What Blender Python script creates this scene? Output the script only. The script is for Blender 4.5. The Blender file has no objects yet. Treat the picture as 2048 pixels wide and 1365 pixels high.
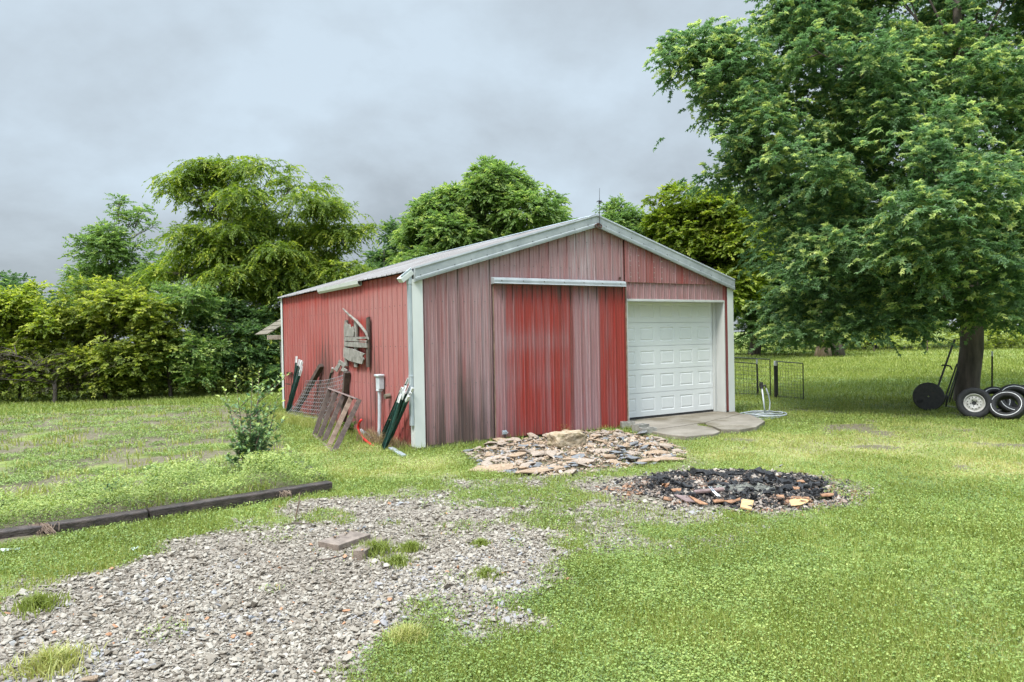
import bpy, bmesh, math, random
import numpy as np
from mathutils import Vector, Matrix
random.seed(7); RNG = np.random.default_rng(7)
S = bpy.context.scene; COL = S.collection

# ------------------------------------------------------------------ camera
FPX, PITCH, ROLL, CAMH = 1433.7, 0.0081, 0.0187, 1.8584
cp, sp, cr, sr = math.cos(PITCH), math.sin(PITCH), math.cos(ROLL), math.sin(ROLL)
FWD = Vector((0, cp, -sp)); RT0 = Vector((1, 0, 0)); UP0 = Vector((0, sp, cp))
RT = RT0 * cr - UP0 * sr; UP = RT0 * sr + UP0 * cr
cd = bpy.data.cameras.new('camera'); cam = bpy.data.objects.new('camera', cd); COL.objects.link(cam)
M = Matrix((RT, UP, -FWD)).transposed().to_4x4(); M.translation = (0, 0, CAMH); cam.matrix_world = M
cd.sensor_width = 36; cd.lens = 36 * FPX / 2048; cd.clip_end = 3000; cd.clip_start = .05
S.camera = cam
def ray(px, py): return RT * ((px - 1024) / FPX) + UP * ((682.5 - py) / FPX) + FWD
def G(px, py, z=0.0):                     # pixel -> point at height z
    r = ray(px, py); return Vector((0, 0, CAMH)) + r * ((z - CAMH) / r.z)
def D(px, py, dist):                      # pixel -> point at distance y
    r = ray(px, py); return Vector((0, 0, CAMH)) + r * (dist / r.y)

# ------------------------------------------------------------------ sky and sun
SUN_EL, SUN_AZ = math.radians(57), math.radians(215)     # azimuth clockwise from +Y
w = bpy.data.worlds.new('World'); S.world = w; w.use_nodes = True
nt = w.node_tree; nt.nodes.clear()
def N(nt, t, **k):
    n = nt.nodes.new(t)
    for a, b in k.items():
        if a.startswith('i_'): n.inputs[int(a[2:]) if a[2:].isdigit() else a[2:].replace('_', ' ')].default_value = b
        else: setattr(n, a, b)
    return n
def ramp(nt, stops, interp='LINEAR'):
    r = nt.nodes.new('ShaderNodeValToRGB'); e = r.color_ramp.elements; r.color_ramp.interpolation = interp
    while len(e) < len(stops): e.new(0.5)
    for q, (p, c) in zip(e, stops):
        q.position = p; q.color = (*c, 1) if len(c) == 3 else c
    return r
sky = N(nt, 'ShaderNodeTexSky', sky_type='NISHITA', sun_disc=False, sun_elevation=SUN_EL, sun_rotation=SUN_AZ)
tc = N(nt, 'ShaderNodeTexCoord'); sep = N(nt, 'ShaderNodeSeparateXYZ'); nt.links.new(tc.outputs['Generated'], sep.inputs[0])
zz = N(nt, 'ShaderNodeMath', operation='MAXIMUM', i_1=0.0); nt.links.new(sep.outputs[2], zz.inputs[0])
za = N(nt, 'ShaderNodeMath', operation='ADD', i_1=0.42); nt.links.new(zz.outputs[0], za.inputs[0])
dx = N(nt, 'ShaderNodeMath', operation='DIVIDE'); dy = N(nt, 'ShaderNodeMath', operation='DIVIDE')
for d, o in ((dx, 0), (dy, 1)):
    nt.links.new(sep.outputs[o], d.inputs[0]); nt.links.new(za.outputs[0], d.inputs[1])
cmb = N(nt, 'ShaderNodeCombineXYZ', i_2=3.7); nt.links.new(dx.outputs[0], cmb.inputs[0]); nt.links.new(dy.outputs[0], cmb.inputs[1])
n1 = N(nt, 'ShaderNodeTexNoise', i_Scale=1.1, i_Detail=8.0, i_Roughness=.55, i_Distortion=.5); nt.links.new(cmb.outputs[0], n1.inputs['Vector'])
n2 = N(nt, 'ShaderNodeTexNoise', i_Scale=3.0, i_Detail=8.0, i_Roughness=.55); nt.links.new(cmb.outputs[0], n2.inputs['Vector'])
mx = N(nt, 'ShaderNodeMath', operation='MULTIPLY_ADD', i_1=.42); nt.links.new(n2.outputs[0], mx.inputs[0])
m7 = N(nt, 'ShaderNodeMath', operation='MULTIPLY', i_1=.58); nt.links.new(n1.outputs[0], m7.inputs[0]); nt.links.new(m7.outputs[0], mx.inputs[2])
ez = N(nt, 'ShaderNodeMath', operation='MULTIPLY_ADD', i_1=.30); nt.links.new(zz.outputs[0], ez.inputs[0]); nt.links.new(mx.outputs[0], ez.inputs[2])
cr_ = ramp(nt, [(.42, (2.02, 2.30, 2.54)), (.50, (2.5, 2.82, 3.1)), (.57, (2.95, 3.38, 3.74)), (.70, (3.6, 4.25, 4.8))])
nt.links.new(ez.outputs[0], cr_.inputs[0])
mixs = N(nt, 'ShaderNodeMixRGB', i_0=.93); nt.links.new(sky.outputs[0], mixs.inputs[1]); nt.links.new(cr_.outputs[0], mixs.inputs[2])
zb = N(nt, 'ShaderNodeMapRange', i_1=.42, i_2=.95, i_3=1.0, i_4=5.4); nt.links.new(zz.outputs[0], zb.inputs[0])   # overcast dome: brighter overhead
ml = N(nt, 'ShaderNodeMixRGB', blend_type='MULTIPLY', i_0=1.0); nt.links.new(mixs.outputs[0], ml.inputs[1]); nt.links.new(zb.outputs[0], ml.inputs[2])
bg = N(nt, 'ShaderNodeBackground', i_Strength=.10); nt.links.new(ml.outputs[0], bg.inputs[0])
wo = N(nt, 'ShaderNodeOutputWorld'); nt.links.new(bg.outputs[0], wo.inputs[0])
sl = bpy.data.lights.new('sun', 'SUN'); so = bpy.data.objects.new('sun', sl); COL.objects.link(so)
sl.energy = 2.5; sl.angle = math.radians(14); sl.color = (1, .95, .87)
sd = Vector((math.sin(SUN_AZ) * math.cos(SUN_EL), math.cos(SUN_AZ) * math.cos(SUN_EL), math.sin(SUN_EL)))
so.rotation_euler = sd.to_track_quat('Z', 'Y').to_euler()
S.view_settings.view_transform = 'Standard'; S.view_settings.look = 'None'; S.view_settings.gamma = 1
S.view_settings.exposure = 0.90
S.render.engine = 'CYCLES'; S.cycles.max_bounces = 8; S.cycles.diffuse_bounces = 5; S.cycles.glossy_bounces = 2
S.cycles.transmission_bounces = 3; S.cycles.use_denoising = True
S.cycles.use_adaptive_sampling = True; S.cycles.adaptive_threshold = .02

# ------------------------------------------------------------------ helpers
def tag(o, label=None, cat=None, group=None, kind=None):
    if label: o['label'] = label
    if cat: o['category'] = cat
    if group: o['group'] = group
    if kind: o['kind'] = kind
    return o
def empty(name, loc, rz=0, **k):
    o = bpy.data.objects.new(name, None); COL.objects.link(o); o.location = loc; o.rotation_euler = (0, 0, rz)
    o.empty_display_size = .2
    return tag(o, **k)
def link(name, me, parent=None, **k):
    o = bpy.data.objects.new(name, me); COL.objects.link(o)
    if parent: o.parent = parent
    return tag(o, **k)
class MB:
    def __init__(s): s.v = []; s.f = []; s.m = []
    def add(s, vs, fs, m=0):
        b = len(s.v); s.v += [tuple(v) for v in vs]; s.f += [tuple(b + i for i in f) for f in fs]; s.m += [m] * len(fs)
    def box(s, a, b, m=0):
        (x0, y0, z0), (x1, y1, z1) = a, b
        s.add([(x0,y0,z0),(x1,y0,z0),(x1,y1,z0),(x0,y1,z0),(x0,y0,z1),(x1,y0,z1),(x1,y1,z1),(x0,y1,z1)],
              [(0,3,2,1),(4,5,6,7),(0,1,5,4),(1,2,6,5),(2,3,7,6),(3,0,4,7)], m)
    def bar(s, a, b, w, h, up=(0,0,1), m=0, w2=None, h2=None):
        a = Vector(a); b = Vector(b); d = (b - a).normalized(); sd = d.cross(Vector(up))
        if sd.length < 1e-4: sd = d.cross(Vector((1,0,0)))
        sd.normalize(); u = sd.cross(d).normalized(); w2 = w if w2 is None else w2; h2 = h if h2 is None else h2
        vs = []
        for p, ww, hh in ((a, w, h), (b, w2, h2)):
            for i, j in ((-1,-1),(1,-1),(1,1),(-1,1)): vs.append(p + sd*(i*ww/2) + u*(j*hh/2))
        s.add(vs, [(0,1,2,3),(7,6,5,4),(0,4,5,1),(1,5,6,2),(2,6,7,3),(3,7,4,0)], m)
    def tube(s, pts, r, n=6, m=0, cap=True):
        pts = [Vector(p) for p in pts]; k = len(pts); rs = r if hasattr(r, '__len__') else [r]*k
        b = len(s.v); ref = None
        for i, p in enumerate(pts):
            d = (pts[min(i+1,k-1)] - pts[max(i-1,0)]).normalized()
            if ref is None: ref = d.orthogonal().normalized()
            ref = (ref - d*ref.dot(d)).normalized(); bi = d.cross(ref)
            for j in range(n):
                a = 2*math.pi*j/n; s.v.append(tuple(p + (ref*math.cos(a) + bi*math.sin(a))*rs[i]))
        for i in range(k-1):
            for j in range(n):
                s.f.append((b+i*n+j, b+i*n+(j+1)%n, b+(i+1)*n+(j+1)%n, b+(i+1)*n+j)); s.m.append(m)
        if cap:
            s.f.append(tuple(b+j for j in range(n))[::-1]); s.m.append(m)
            s.f.append(tuple(b+(k-1)*n+j for j in range(n))); s.m.append(m)
    def lathe(s, prof, c, axis, n=28, m=0, closed=True):   # prof: (radius, along axis)
        ax = Vector(axis).normalized(); r = ax.orthogonal().normalized(); q = ax.cross(r); c = Vector(c); b = len(s.v); k = len(prof)
        for (rr, t) in prof:
            for j in range(n):
                a = 2*math.pi*j/n; s.v.append(tuple(c + ax*t + (r*math.cos(a)+q*math.sin(a))*rr))
        for i in range(k if closed else k-1):
            i2 = (i+1) % k
            for j in range(n):
                s.f.append((b+i*n+j, b+i*n+(j+1)%n, b+i2*n+(j+1)%n, b+i2*n+j)); s.m.append(m)
    def build(s, name, mats, parent=None, bev=0, smooth=False, **k):
        me = bpy.data.meshes.new(name); me.from_pydata(s.v, [], s.f)
        for mm in (mats if isinstance(mats, (list, tuple)) else [mats]): me.materials.append(mm)
        me.polygons.foreach_set('material_index', s.m)
        if smooth: me.polygons.foreach_set('use_smooth', [True]*len(s.f))
        me.update(); o = link(name, me, parent, **k)
        if bev:
            b = o.modifiers.new('bevel', 'BEVEL'); b.width = bev; b.segments = 2; b.limit_method = 'ANGLE'
        return o
def npmesh(name, V, F, mats, attrs={}, parent=None, smooth=False, mi=None, **k):
    V = np.ascontiguousarray(V, dtype=np.float32); F = np.ascontiguousarray(F, dtype=np.int32)
    me = bpy.data.meshes.new(name); nv, (nf, c) = len(V), F.shape
    me.vertices.add(nv); me.vertices.foreach_set('co', V.ravel())
    me.loops.add(nf*c); me.loops.foreach_set('vertex_index', F.ravel())
    me.polygons.add(nf); me.polygons.foreach_set('loop_start', np.arange(0, nf*c, c, dtype=np.int32))
    me.polygons.foreach_set('loop_total', np.full(nf, c, dtype=np.int32))
    me.polygons.foreach_set('use_smooth', np.full(nf, smooth, dtype=bool))
    for mm in (mats if isinstance(mats, (list, tuple)) else [mats]): me.materials.append(mm)
    if mi is not None: me.polygons.foreach_set('material_index', np.asarray(mi, dtype=np.int32))
    me.update(calc_edges=True)
    for n_, a in attrs.items():
        at = me.attributes.new(n_, 'FLOAT', 'POINT'); at.data.foreach_set('value', np.asarray(a, dtype=np.float32))
    return link(name, me, parent, **k)
def _h(ix, iy, s):
    n = (ix.astype(np.int64)*374761393 + iy.astype(np.int64)*668265263 + s*974634777) & 0x7fffffff
    n = ((n ^ (n >> 13)) * 1274126177) & 0x7fffffff
    return ((n ^ (n >> 16)) & 0xffff) / 65535.0
def vn(x, y, sc, s=0):                   # smooth value noise 0..1
    x = np.asarray(x)/sc; y = np.asarray(y)/sc; ix = np.floor(x); iy = np.floor(y); fx = x-ix; fy = y-iy
    fx = fx*fx*(3-2*fx); fy = fy*fy*(3-2*fy); ix = ix.astype(int); iy = iy.astype(int)
    return (_h(ix,iy,s)*(1-fx)+_h(ix+1,iy,s)*fx)*(1-fy) + (_h(ix,iy+1,s)*(1-fx)+_h(ix+1,iy+1,s)*fx)*fy
def fbm(x, y, sc, s=0, o=4): 
    t = 0; a = .5
    for i in range(o): t = t + a*vn(x, y, sc/2**i, s+i*17); a *= .5
    return t/(1-.5**o)
def sstep(a, b, x):
    t = np.clip((x-a)/(b-a), 0, 1); return t*t*(3-2*t)
def sdist(poly, x, y):                   # + inside, - outside
    x = np.asarray(x, float); y = np.asarray(y, float); d = np.full(x.shape, 1e9); ins = np.zeros(x.shape, bool); n = len(poly)
    for i in range(n):
        (ax, ay), (bx, by) = poly[i][:2], poly[(i+1) % n][:2]
        ex, ey = bx-ax, by-ay; t = np.clip(((x-ax)*ex+(y-ay)*ey)/(ex*ex+ey*ey+1e-12), 0, 1)
        d = np.minimum(d, np.hypot(x-ax-t*ex, y-ay-t*ey))
        c = (ay > y) != (by > y); xi = ax + (y-ay)*(bx-ax)/((by-ay) if by != ay else 1e-9); ins ^= c & (x < xi)
    return np.where(ins, d, -d)
def gp(*pp): return [tuple(G(*p)[:2]) for p in pp]

# ------------------------------------------------------------------ materials
def newmat(name):
    m = bpy.data.materials.new(name); m.use_nodes = True; t = m.node_tree; t.nodes.clear()
    out = t.nodes.new('ShaderNodeOutputMaterial'); p = t.nodes.new('ShaderNodeBsdfPrincipled'); t.links.new(p.outputs[0], out.inputs[0])
    return m, t, p, out
def pmat(name, c1, c2, scale=8, stretch=(1,1,1), rough=.7, bump=.1, bscale=None, metal=0, c3=None, detail=6, spec=.5, lo=.35, hi=.65, sp3=(.62,.72)):
    m, t, p, out = newmat(name); L = t.links.new
    tc = N(t, 'ShaderNodeTexCoord'); mp = N(t, 'ShaderNodeMapping'); mp.inputs['Scale'].default_value = stretch
    L(tc.outputs['Object'], mp.inputs[0])
    n = N(t, 'ShaderNodeTexNoise', i_Scale=scale, i_Detail=detail, i_Roughness=.62); L(mp.outputs[0], n.inputs['Vector'])
    r = ramp(t, [(lo, c1), (hi, c2)]); L(n.outputs[0], r.inputs[0]); col = r.outputs[0]
    if c3 is not None:
        n3 = N(t, 'ShaderNodeTexNoise', i_Scale=scale*.37, i_Detail=8.0, i_Roughness=.7); L(mp.outputs[0], n3.inputs['Vector'])
        r3 = ramp(t, [(sp3[0], (0,0,0)), (sp3[1], (1,1,1))]); L(n3.outputs[0], r3.inputs[0])
        x = N(t, 'ShaderNodeMixRGB'); x.inputs[2].default_value = (*c3, 1); L(r3.outputs[0], x.inputs[0]); L(col, x.inputs[1]); col = x.outputs[0]
    L(col, p.inputs['Base Color']); p.inputs['Metallic'].default_value = metal; p.inputs['Specular IOR Level'].default_value = spec
    rr = N(t, 'ShaderNodeMapRange', i_3=max(0, rough-.12), i_4=min(1, rough+.12)); L(n.outputs[0], rr.inputs[0]); L(rr.outputs[0], p.inputs['Roughness'])
    if bump:
        nb = N(t, 'ShaderNodeTexNoise', i_Scale=bscale or scale*3, i_Detail=8.0, i_Roughness=.65); L(mp.outputs[0], nb.inputs['Vector'])
        b = N(t, 'ShaderNodeBump', i_Strength=bump, i_Distance=.02); L(nb.outputs[0], b.inputs['Height']); L(b.outputs[0], p.inputs['Normal'])
    return m
def steel(name, vivid, faded, pale=(.40,.335,.35)):
    """chalky painted ribbed steel: attributes fade (0 fresh paint .. 1 chalked, plus lightened rib tops) and grime (streaks of dirt, plus painted rib shade)"""
    m, t, p, out = newmat(name); L = t.links.new
    tc = N(t, 'ShaderNodeTexCoord')
    def noi(sc, zs, det=6, ro=.6):
        mp = N(t, 'ShaderNodeMapping'); mp.inputs['Scale'].default_value = (1, 1, zs); L(tc.outputs['Object'], mp.inputs[0])
        n = N(t, 'ShaderNodeTexNoise', i_Scale=sc, i_Detail=float(det), i_Roughness=ro); L(mp.outputs[0], n.inputs['Vector']); return n.outputs[0]
    def math_(op, a, b, c=None, clamp=False):
        n = N(t, 'ShaderNodeMath', operation=op, use_clamp=clamp)
        for i, q in enumerate((a, b, c)):
            if q is None: continue
            if isinstance(q, (int, float)): n.inputs[i].default_value = q
            else: L(q, n.inputs[i])
        return n.outputs[0]
    s1 = noi(5, .10); s2 = noi(26, .035, 8, .7); s3 = noi(70, .5, 4); s4 = noi(2.2, .8)
    fa = N(t, 'ShaderNodeAttribute', attribute_name='fade').outputs['Fac']; ga = N(t, 'ShaderNodeAttribute', attribute_name='grime_shade').outputs['Fac']
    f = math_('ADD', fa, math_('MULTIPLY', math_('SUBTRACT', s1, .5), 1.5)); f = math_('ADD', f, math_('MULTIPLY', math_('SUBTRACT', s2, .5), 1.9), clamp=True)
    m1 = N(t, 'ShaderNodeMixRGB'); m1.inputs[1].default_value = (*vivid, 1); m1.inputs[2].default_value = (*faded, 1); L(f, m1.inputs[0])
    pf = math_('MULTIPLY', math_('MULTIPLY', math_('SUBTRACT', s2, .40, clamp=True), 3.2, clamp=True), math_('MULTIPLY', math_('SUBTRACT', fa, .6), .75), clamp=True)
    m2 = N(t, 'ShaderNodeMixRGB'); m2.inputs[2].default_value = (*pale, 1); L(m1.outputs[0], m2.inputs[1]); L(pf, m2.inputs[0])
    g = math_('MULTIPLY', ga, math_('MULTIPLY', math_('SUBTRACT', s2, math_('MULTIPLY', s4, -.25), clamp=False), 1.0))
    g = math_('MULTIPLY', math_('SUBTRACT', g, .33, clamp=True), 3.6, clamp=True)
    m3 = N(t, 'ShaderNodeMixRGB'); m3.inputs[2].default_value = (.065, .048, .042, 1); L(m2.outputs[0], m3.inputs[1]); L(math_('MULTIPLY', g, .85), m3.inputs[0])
    hv = N(t, 'ShaderNodeHueSaturation'); L(m3.outputs[0], hv.inputs['Color']); L(math_('ADD', math_('MULTIPLY', s3, .35), .83), hv.inputs['Value'])
    L(hv.outputs[0], p.inputs['Base Color'])
    L(math_('ADD', math_('MULTIPLY', s1, .3), .33), p.inputs['Roughness']); p.inputs['Specular IOR Level'].default_value = .42
    b = N(t, 'ShaderNodeBump', i_Strength=.10, i_Distance=.01); L(s3, b.inputs['Height']); L(b.outputs[0], p.inputs['Normal'])
    return m
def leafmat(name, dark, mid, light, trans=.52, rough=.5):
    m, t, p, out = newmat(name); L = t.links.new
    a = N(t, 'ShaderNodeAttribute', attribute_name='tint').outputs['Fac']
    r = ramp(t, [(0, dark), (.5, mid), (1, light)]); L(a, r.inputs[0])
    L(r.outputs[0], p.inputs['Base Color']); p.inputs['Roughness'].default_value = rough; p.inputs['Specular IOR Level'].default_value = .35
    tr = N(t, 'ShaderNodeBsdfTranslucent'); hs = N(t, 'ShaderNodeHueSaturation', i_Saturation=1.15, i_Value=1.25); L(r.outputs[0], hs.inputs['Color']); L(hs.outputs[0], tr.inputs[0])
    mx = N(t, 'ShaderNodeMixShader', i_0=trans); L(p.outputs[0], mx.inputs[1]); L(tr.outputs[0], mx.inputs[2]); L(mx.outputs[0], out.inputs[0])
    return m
def attrmat(name, stops, rough=.8, bump=.3, bscale=60, grain=.25, spec=.4):
    m, t, p, out = newmat(name); L = t.links.new
    a = N(t, 'ShaderNodeAttribute', attribute_name='tint').outputs['Fac']; r = ramp(t, stops); L(a, r.inputs[0])
    tc = N(t, 'ShaderNodeTexCoord'); n = N(t, 'ShaderNodeTexNoise', i_Scale=bscale, i_Detail=6.0, i_Roughness=.7); L(tc.outputs['Object'], n.inputs['Vector'])
    hv = N(t, 'ShaderNodeHueSaturation'); mr = N(t, 'ShaderNodeMapRange', i_3=1-grain, i_4=1+grain); L(n.outputs[0], mr.inputs[0]); L(mr.outputs[0], hv.inputs['Value']); L(r.outputs[0], hv.inputs['Color'])
    L(hv.outputs[0], p.inputs['Base Color']); p.inputs['Roughness'].default_value = rough; p.inputs['Specular IOR Level'].default_value = spec
    b = N(t, 'ShaderNodeBump', i_Strength=bump, i_Distance=.01); L(n.outputs[0], b.inputs['Height']); L(b.outputs[0], p.inputs['Normal'])
    return m
MT = dict(
  wall=steel('painted_steel_front', (.23,.055,.048), (.285,.158,.162), (.40,.345,.36)),
  door=steel('painted_steel_door', (.265,.034,.027), (.27,.135,.14), (.40,.33,.35)),
  side=steel('painted_steel_side', (.33,.050,.040), (.345,.125,.117), (.43,.28,.27)),
  roof=pmat('roof_steel', (.19,.17,.16), (.33,.32,.32), 2.2, (.25,7,1), .62, .05, spec=.25, c3=(.17,.105,.08), sp3=(.55,.70)),
  trim=pmat('white_trim', (.54,.565,.55), (.61,.63,.615), 3, (1,1,.3), .45, .03, c3=(.33,.35,.31), sp3=(.66,.8)),
  rake=pmat('grey_trim', (.25,.275,.29), (.34,.365,.38), 5, (1,1,1), .42, .06, c3=(.15,.17,.17), sp3=(.6,.74)),
  galv=pmat('galvanized', (.34,.39,.43), (.48,.53,.57), 9, (1,1,.3), .38, .04, metal=.35),
  white=pmat('white_door', (.60,.62,.62), (.66,.675,.67), 1.3, (1,1,1), .38, .015, bscale=90, c3=(.43,.43,.39), sp3=(.62,.85)),
  jamb=pmat('white_wood', (.42,.43,.415), (.50,.51,.495), 3, (1,1,.2), .5, .05, c3=(.40,.38,.33), sp3=(.66,.8)),
  black=pmat('black_rubber', (.012,.012,.013), (.03,.03,.032), 12, rough=.7, bump=.1),
  screw=pmat('dull_screws', (.07,.07,.075), (.12,.12,.12), 20, rough=.5, bump=0),
  sill=pmat('mossy_sill', (.10,.085,.06), (.20,.17,.125), 7, (1,1,1), .85, .5, c3=(.10,.12,.045)),
  grey_wood=pmat('grey_weathered_wood', (.13,.12,.105), (.33,.31,.28), 7, (1,1,1), .85, .6, c3=(.08,.075,.065), lo=.3, hi=.7),
  dark_wood=pmat('dark_wood', (.045,.032,.026), (.11,.08,.065), 9, (1,1,1), .8, .5, c3=(.18,.15,.13)),
  brown_wood=pmat('brown_wood', (.13,.085,.06), (.26,.19,.14), 9, (1,1,1), .8, .4, c3=(.10,.07,.06)),
  timber=pmat('wet_black_timber', (.022,.016,.015), (.07,.050,.045), 8, (1,1,2), .62, .6, c3=(.12,.09,.08), sp3=(.60,.75)),
  box_wood=pmat('box_wood', (.13,.10,.08), (.24,.19,.155), 14, (1,1,1), .75, .4),
  green_metal=pmat('green_post_paint', (.010,.035,.03), (.022,.075,.06), 14, rough=.45, bump=.1, c3=(.12,.07,.05), sp3=(.6,.72)),
  dark_metal=pmat('dark_metal', (.010,.010,.011), (.035,.032,.03), 14, rough=.5, bump=.15, c3=(.08,.045,.03)),
  tip=pmat('white_paint_tip', (.55,.56,.56), (.78,.79,.80), 18, rough=.5, bump=.1),
  wire=pmat('galvanized_wire', (.26,.26,.29), (.40,.40,.44), 10, rough=.45, bump=0, metal=.3),
  wire_dark=pmat('dark_wire', (.03,.035,.03), (.08,.09,.08), 10, rough=.5, bump=0),
  pvc=pmat('grey_pvc', (.42,.46,.49), (.54,.58,.61), 6, rough=.4, bump=.02),
  red=pmat('red_hose', (.55,.015,.015), (.70,.03,.03), 6, rough=.35, bump=.02),
  hose=pmat('pale_hose', (.24,.27,.29), (.38,.41,.43), 9, rough=.4, bump=.03),
  bark=pmat('maple_bark', (.045,.036,.03), (.13,.105,.09), 5, (1,1,.22), .9, 1.0, bscale=16, c3=(.05,.06,.03)),
  bark_pale=pmat('pale_bark', (.20,.14,.10), (.36,.27,.20), 6, (1,1,.2), .9, .7),
  rust=pmat('rusty_iron', (.03,.012,.008), (.10,.04,.025), 20, rough=.75, bump=.2),
  concrete=pmat('stained_concrete', (.155,.135,.105), (.265,.235,.195), 1.6, (1,1,1), .85, .35, bscale=30, c3=(.11,.09,.055), sp3=(.5,.62)),
  block=pmat('cinder_block', (.17,.165,.145), (.30,.29,.26), 12, rough=.92, bump=.35, bscale=60),
  tan_rock=pmat('tan_rock', (.26,.175,.11), (.42,.31,.215), 7, rough=.9, bump=.7, bscale=22, c3=(.24,.17,.11), sp3=(.55,.7)),
  pink_rock=pmat('pale_rock', (.29,.225,.175), (.43,.355,.29), 9, rough=.9, bump=.7, bscale=26, c3=(.30,.20,.13), sp3=(.55,.7)),
  grey_rock=pmat('grey_rock', (.11,.12,.13), (.235,.235,.24), 8, rough=.8, bump=.6, bscale=24, c3=(.38,.32,.26), sp3=(.6,.72)),
  boulder=pmat('boulder_rock', (.30,.22,.13), (.50,.41,.30), 4, rough=.9, bump=.9, bscale=14, c3=(.15,.13,.06), sp3=(.52,.64)),
  char=pmat('charred_wood', (.004,.004,.005), (.022,.022,.025), 20, rough=.55, bump=.9, bscale=50),
  ash=pmat('pale_ash', (.13,.13,.11), (.30,.30,.255), 14, rough=.95, bump=.8, bscale=40, c3=(.03,.03,.03), sp3=(.45,.6)),
  orange_board=pmat('orange_board', (.20,.09,.042), (.36,.20,.11), 14, (1,1,1), .8, .5, c3=(.02,.015,.012), sp3=(.50,.60)),
  yellow_board=pmat('yellow_board', (.40,.25,.11), (.52,.36,.18), 10, (1,6,1), .7, .2),
  mauve_board=pmat('mauve_board', (.14,.095,.09), (.24,.17,.16), 10, rough=.75, bump=.3, c3=(.02,.02,.02)),
  rubber=pmat('tyre_rubber', (.010,.010,.011), (.026,.026,.028), 18, rough=.75, bump=.2),
  rim=pmat('white_rim', (.40,.38,.35), (.60,.58,.55), 9, rough=.45, bump=.05, c3=(.22,.15,.11), sp3=(.58,.72)),
  brickbit=pmat('orange_fragment', (.36,.17,.09), (.52,.30,.18), 14, rough=.85, bump=.5),
  litter=pmat('pale_litter', (.50,.60,.60), (.66,.74,.73), 30, rough=.35, bump=.2),
  straw=attrmat('straw', [(0,(.16,.10,.055)),(1,(.40,.30,.16))], .8, .05),
  gravel=attrmat('gravel_stone', [(0,(.13,.108,.084)),(.35,(.225,.193,.155)),(.62,(.29,.255,.21)),(.90,(.36,.325,.275)),(.95,(.25,.26,.28)),(.992,(.29,.20,.14)),(1,(.34,.18,.10))], .82, .35, 55, .2),
  charbits=attrmat('charcoal_bits', [(0,(.005,.005,.006)),(.42,(.028,.027,.028)),(.58,(.15,.12,.10)),(.74,(.36,.31,.26)),(.86,(.15,.08,.05)),(1,(.30,.17,.10))], .7, .6, 60, .3),
  maple=leafmat('maple_leaf', (.080,.150,.070), (.195,.310,.125), (.54,.60,.22)),
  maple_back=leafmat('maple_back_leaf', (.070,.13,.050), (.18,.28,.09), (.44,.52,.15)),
  locust=leafmat('locust_leaf', (.085,.14,.030), (.25,.335,.055), (.52,.55,.09)),
  walnut=leafmat('walnut_leaf', (.095,.165,.055), (.235,.34,.095), (.48,.55,.16)),
  scrub=leafmat('scrub_leaf', (.095,.135,.032), (.27,.33,.060), (.54,.55,.13)),
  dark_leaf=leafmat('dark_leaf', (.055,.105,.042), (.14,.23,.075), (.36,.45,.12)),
  yellow_leaf=leafmat('yellow_leaf', (.10,.155,.028), (.29,.36,.06), (.52,.54,.12)),
  red_shrub=leafmat('purple_shrub_leaf', (.045,.040,.026), (.10,.10,.042), (.22,.28,.07)),
  sapling=leafmat('sapling_leaf', (.06,.12,.065), (.16,.27,.115), (.46,.54,.14), .25, .35),
  grass=leafmat('grass_blade', (.082,.115,.025), (.262,.312,.070), (.50,.465,.19), .32, .45),
  clover=leafmat('clover_leaf', (.078,.125,.036), (.228,.316,.078), (.42,.46,.135), .25, .4),
)

# ------------------------------------------------------------------ barn frame of reference
BX, BY, BA, BW, BL, BH, BR = -1.6096, 11.7868, .5568, 7.598, 8.387, 2.95, 1.1345
U = Vector((math.cos(BA), math.sin(BA), 0)); V = Vector((-math.sin(BA), math.cos(BA), 0)); B0 = Vector((BX, BY, 0))
def LW(x, y, z): return B0 + U*x + V*y + Vector((0,0,z))
def FW(px, py, off=0.0):                 # pixel on the plane of the front wall -> (x, z)
    r = ray(px, py); o = Vector((0,0,CAMH)) - B0; t = (off - o.dot(V))/r.dot(V); p = o + r*t; return p.dot(U), p.z
def SW(px, py, off=0.0):                 # pixel on the plane of the side wall -> (y, z)
    r = ray(px, py); o = Vector((0,0,CAMH)) - B0; t = (off - o.dot(U))/r.dot(U); p = o + r*t; return p.dot(V), p.z
def SP(px, py, off): y, z = SW(px, py, off); return LW(off, y, z)
def roofz(x): return BH + BR*(1 - abs(x - BW/2)/(BW/2))

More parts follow.
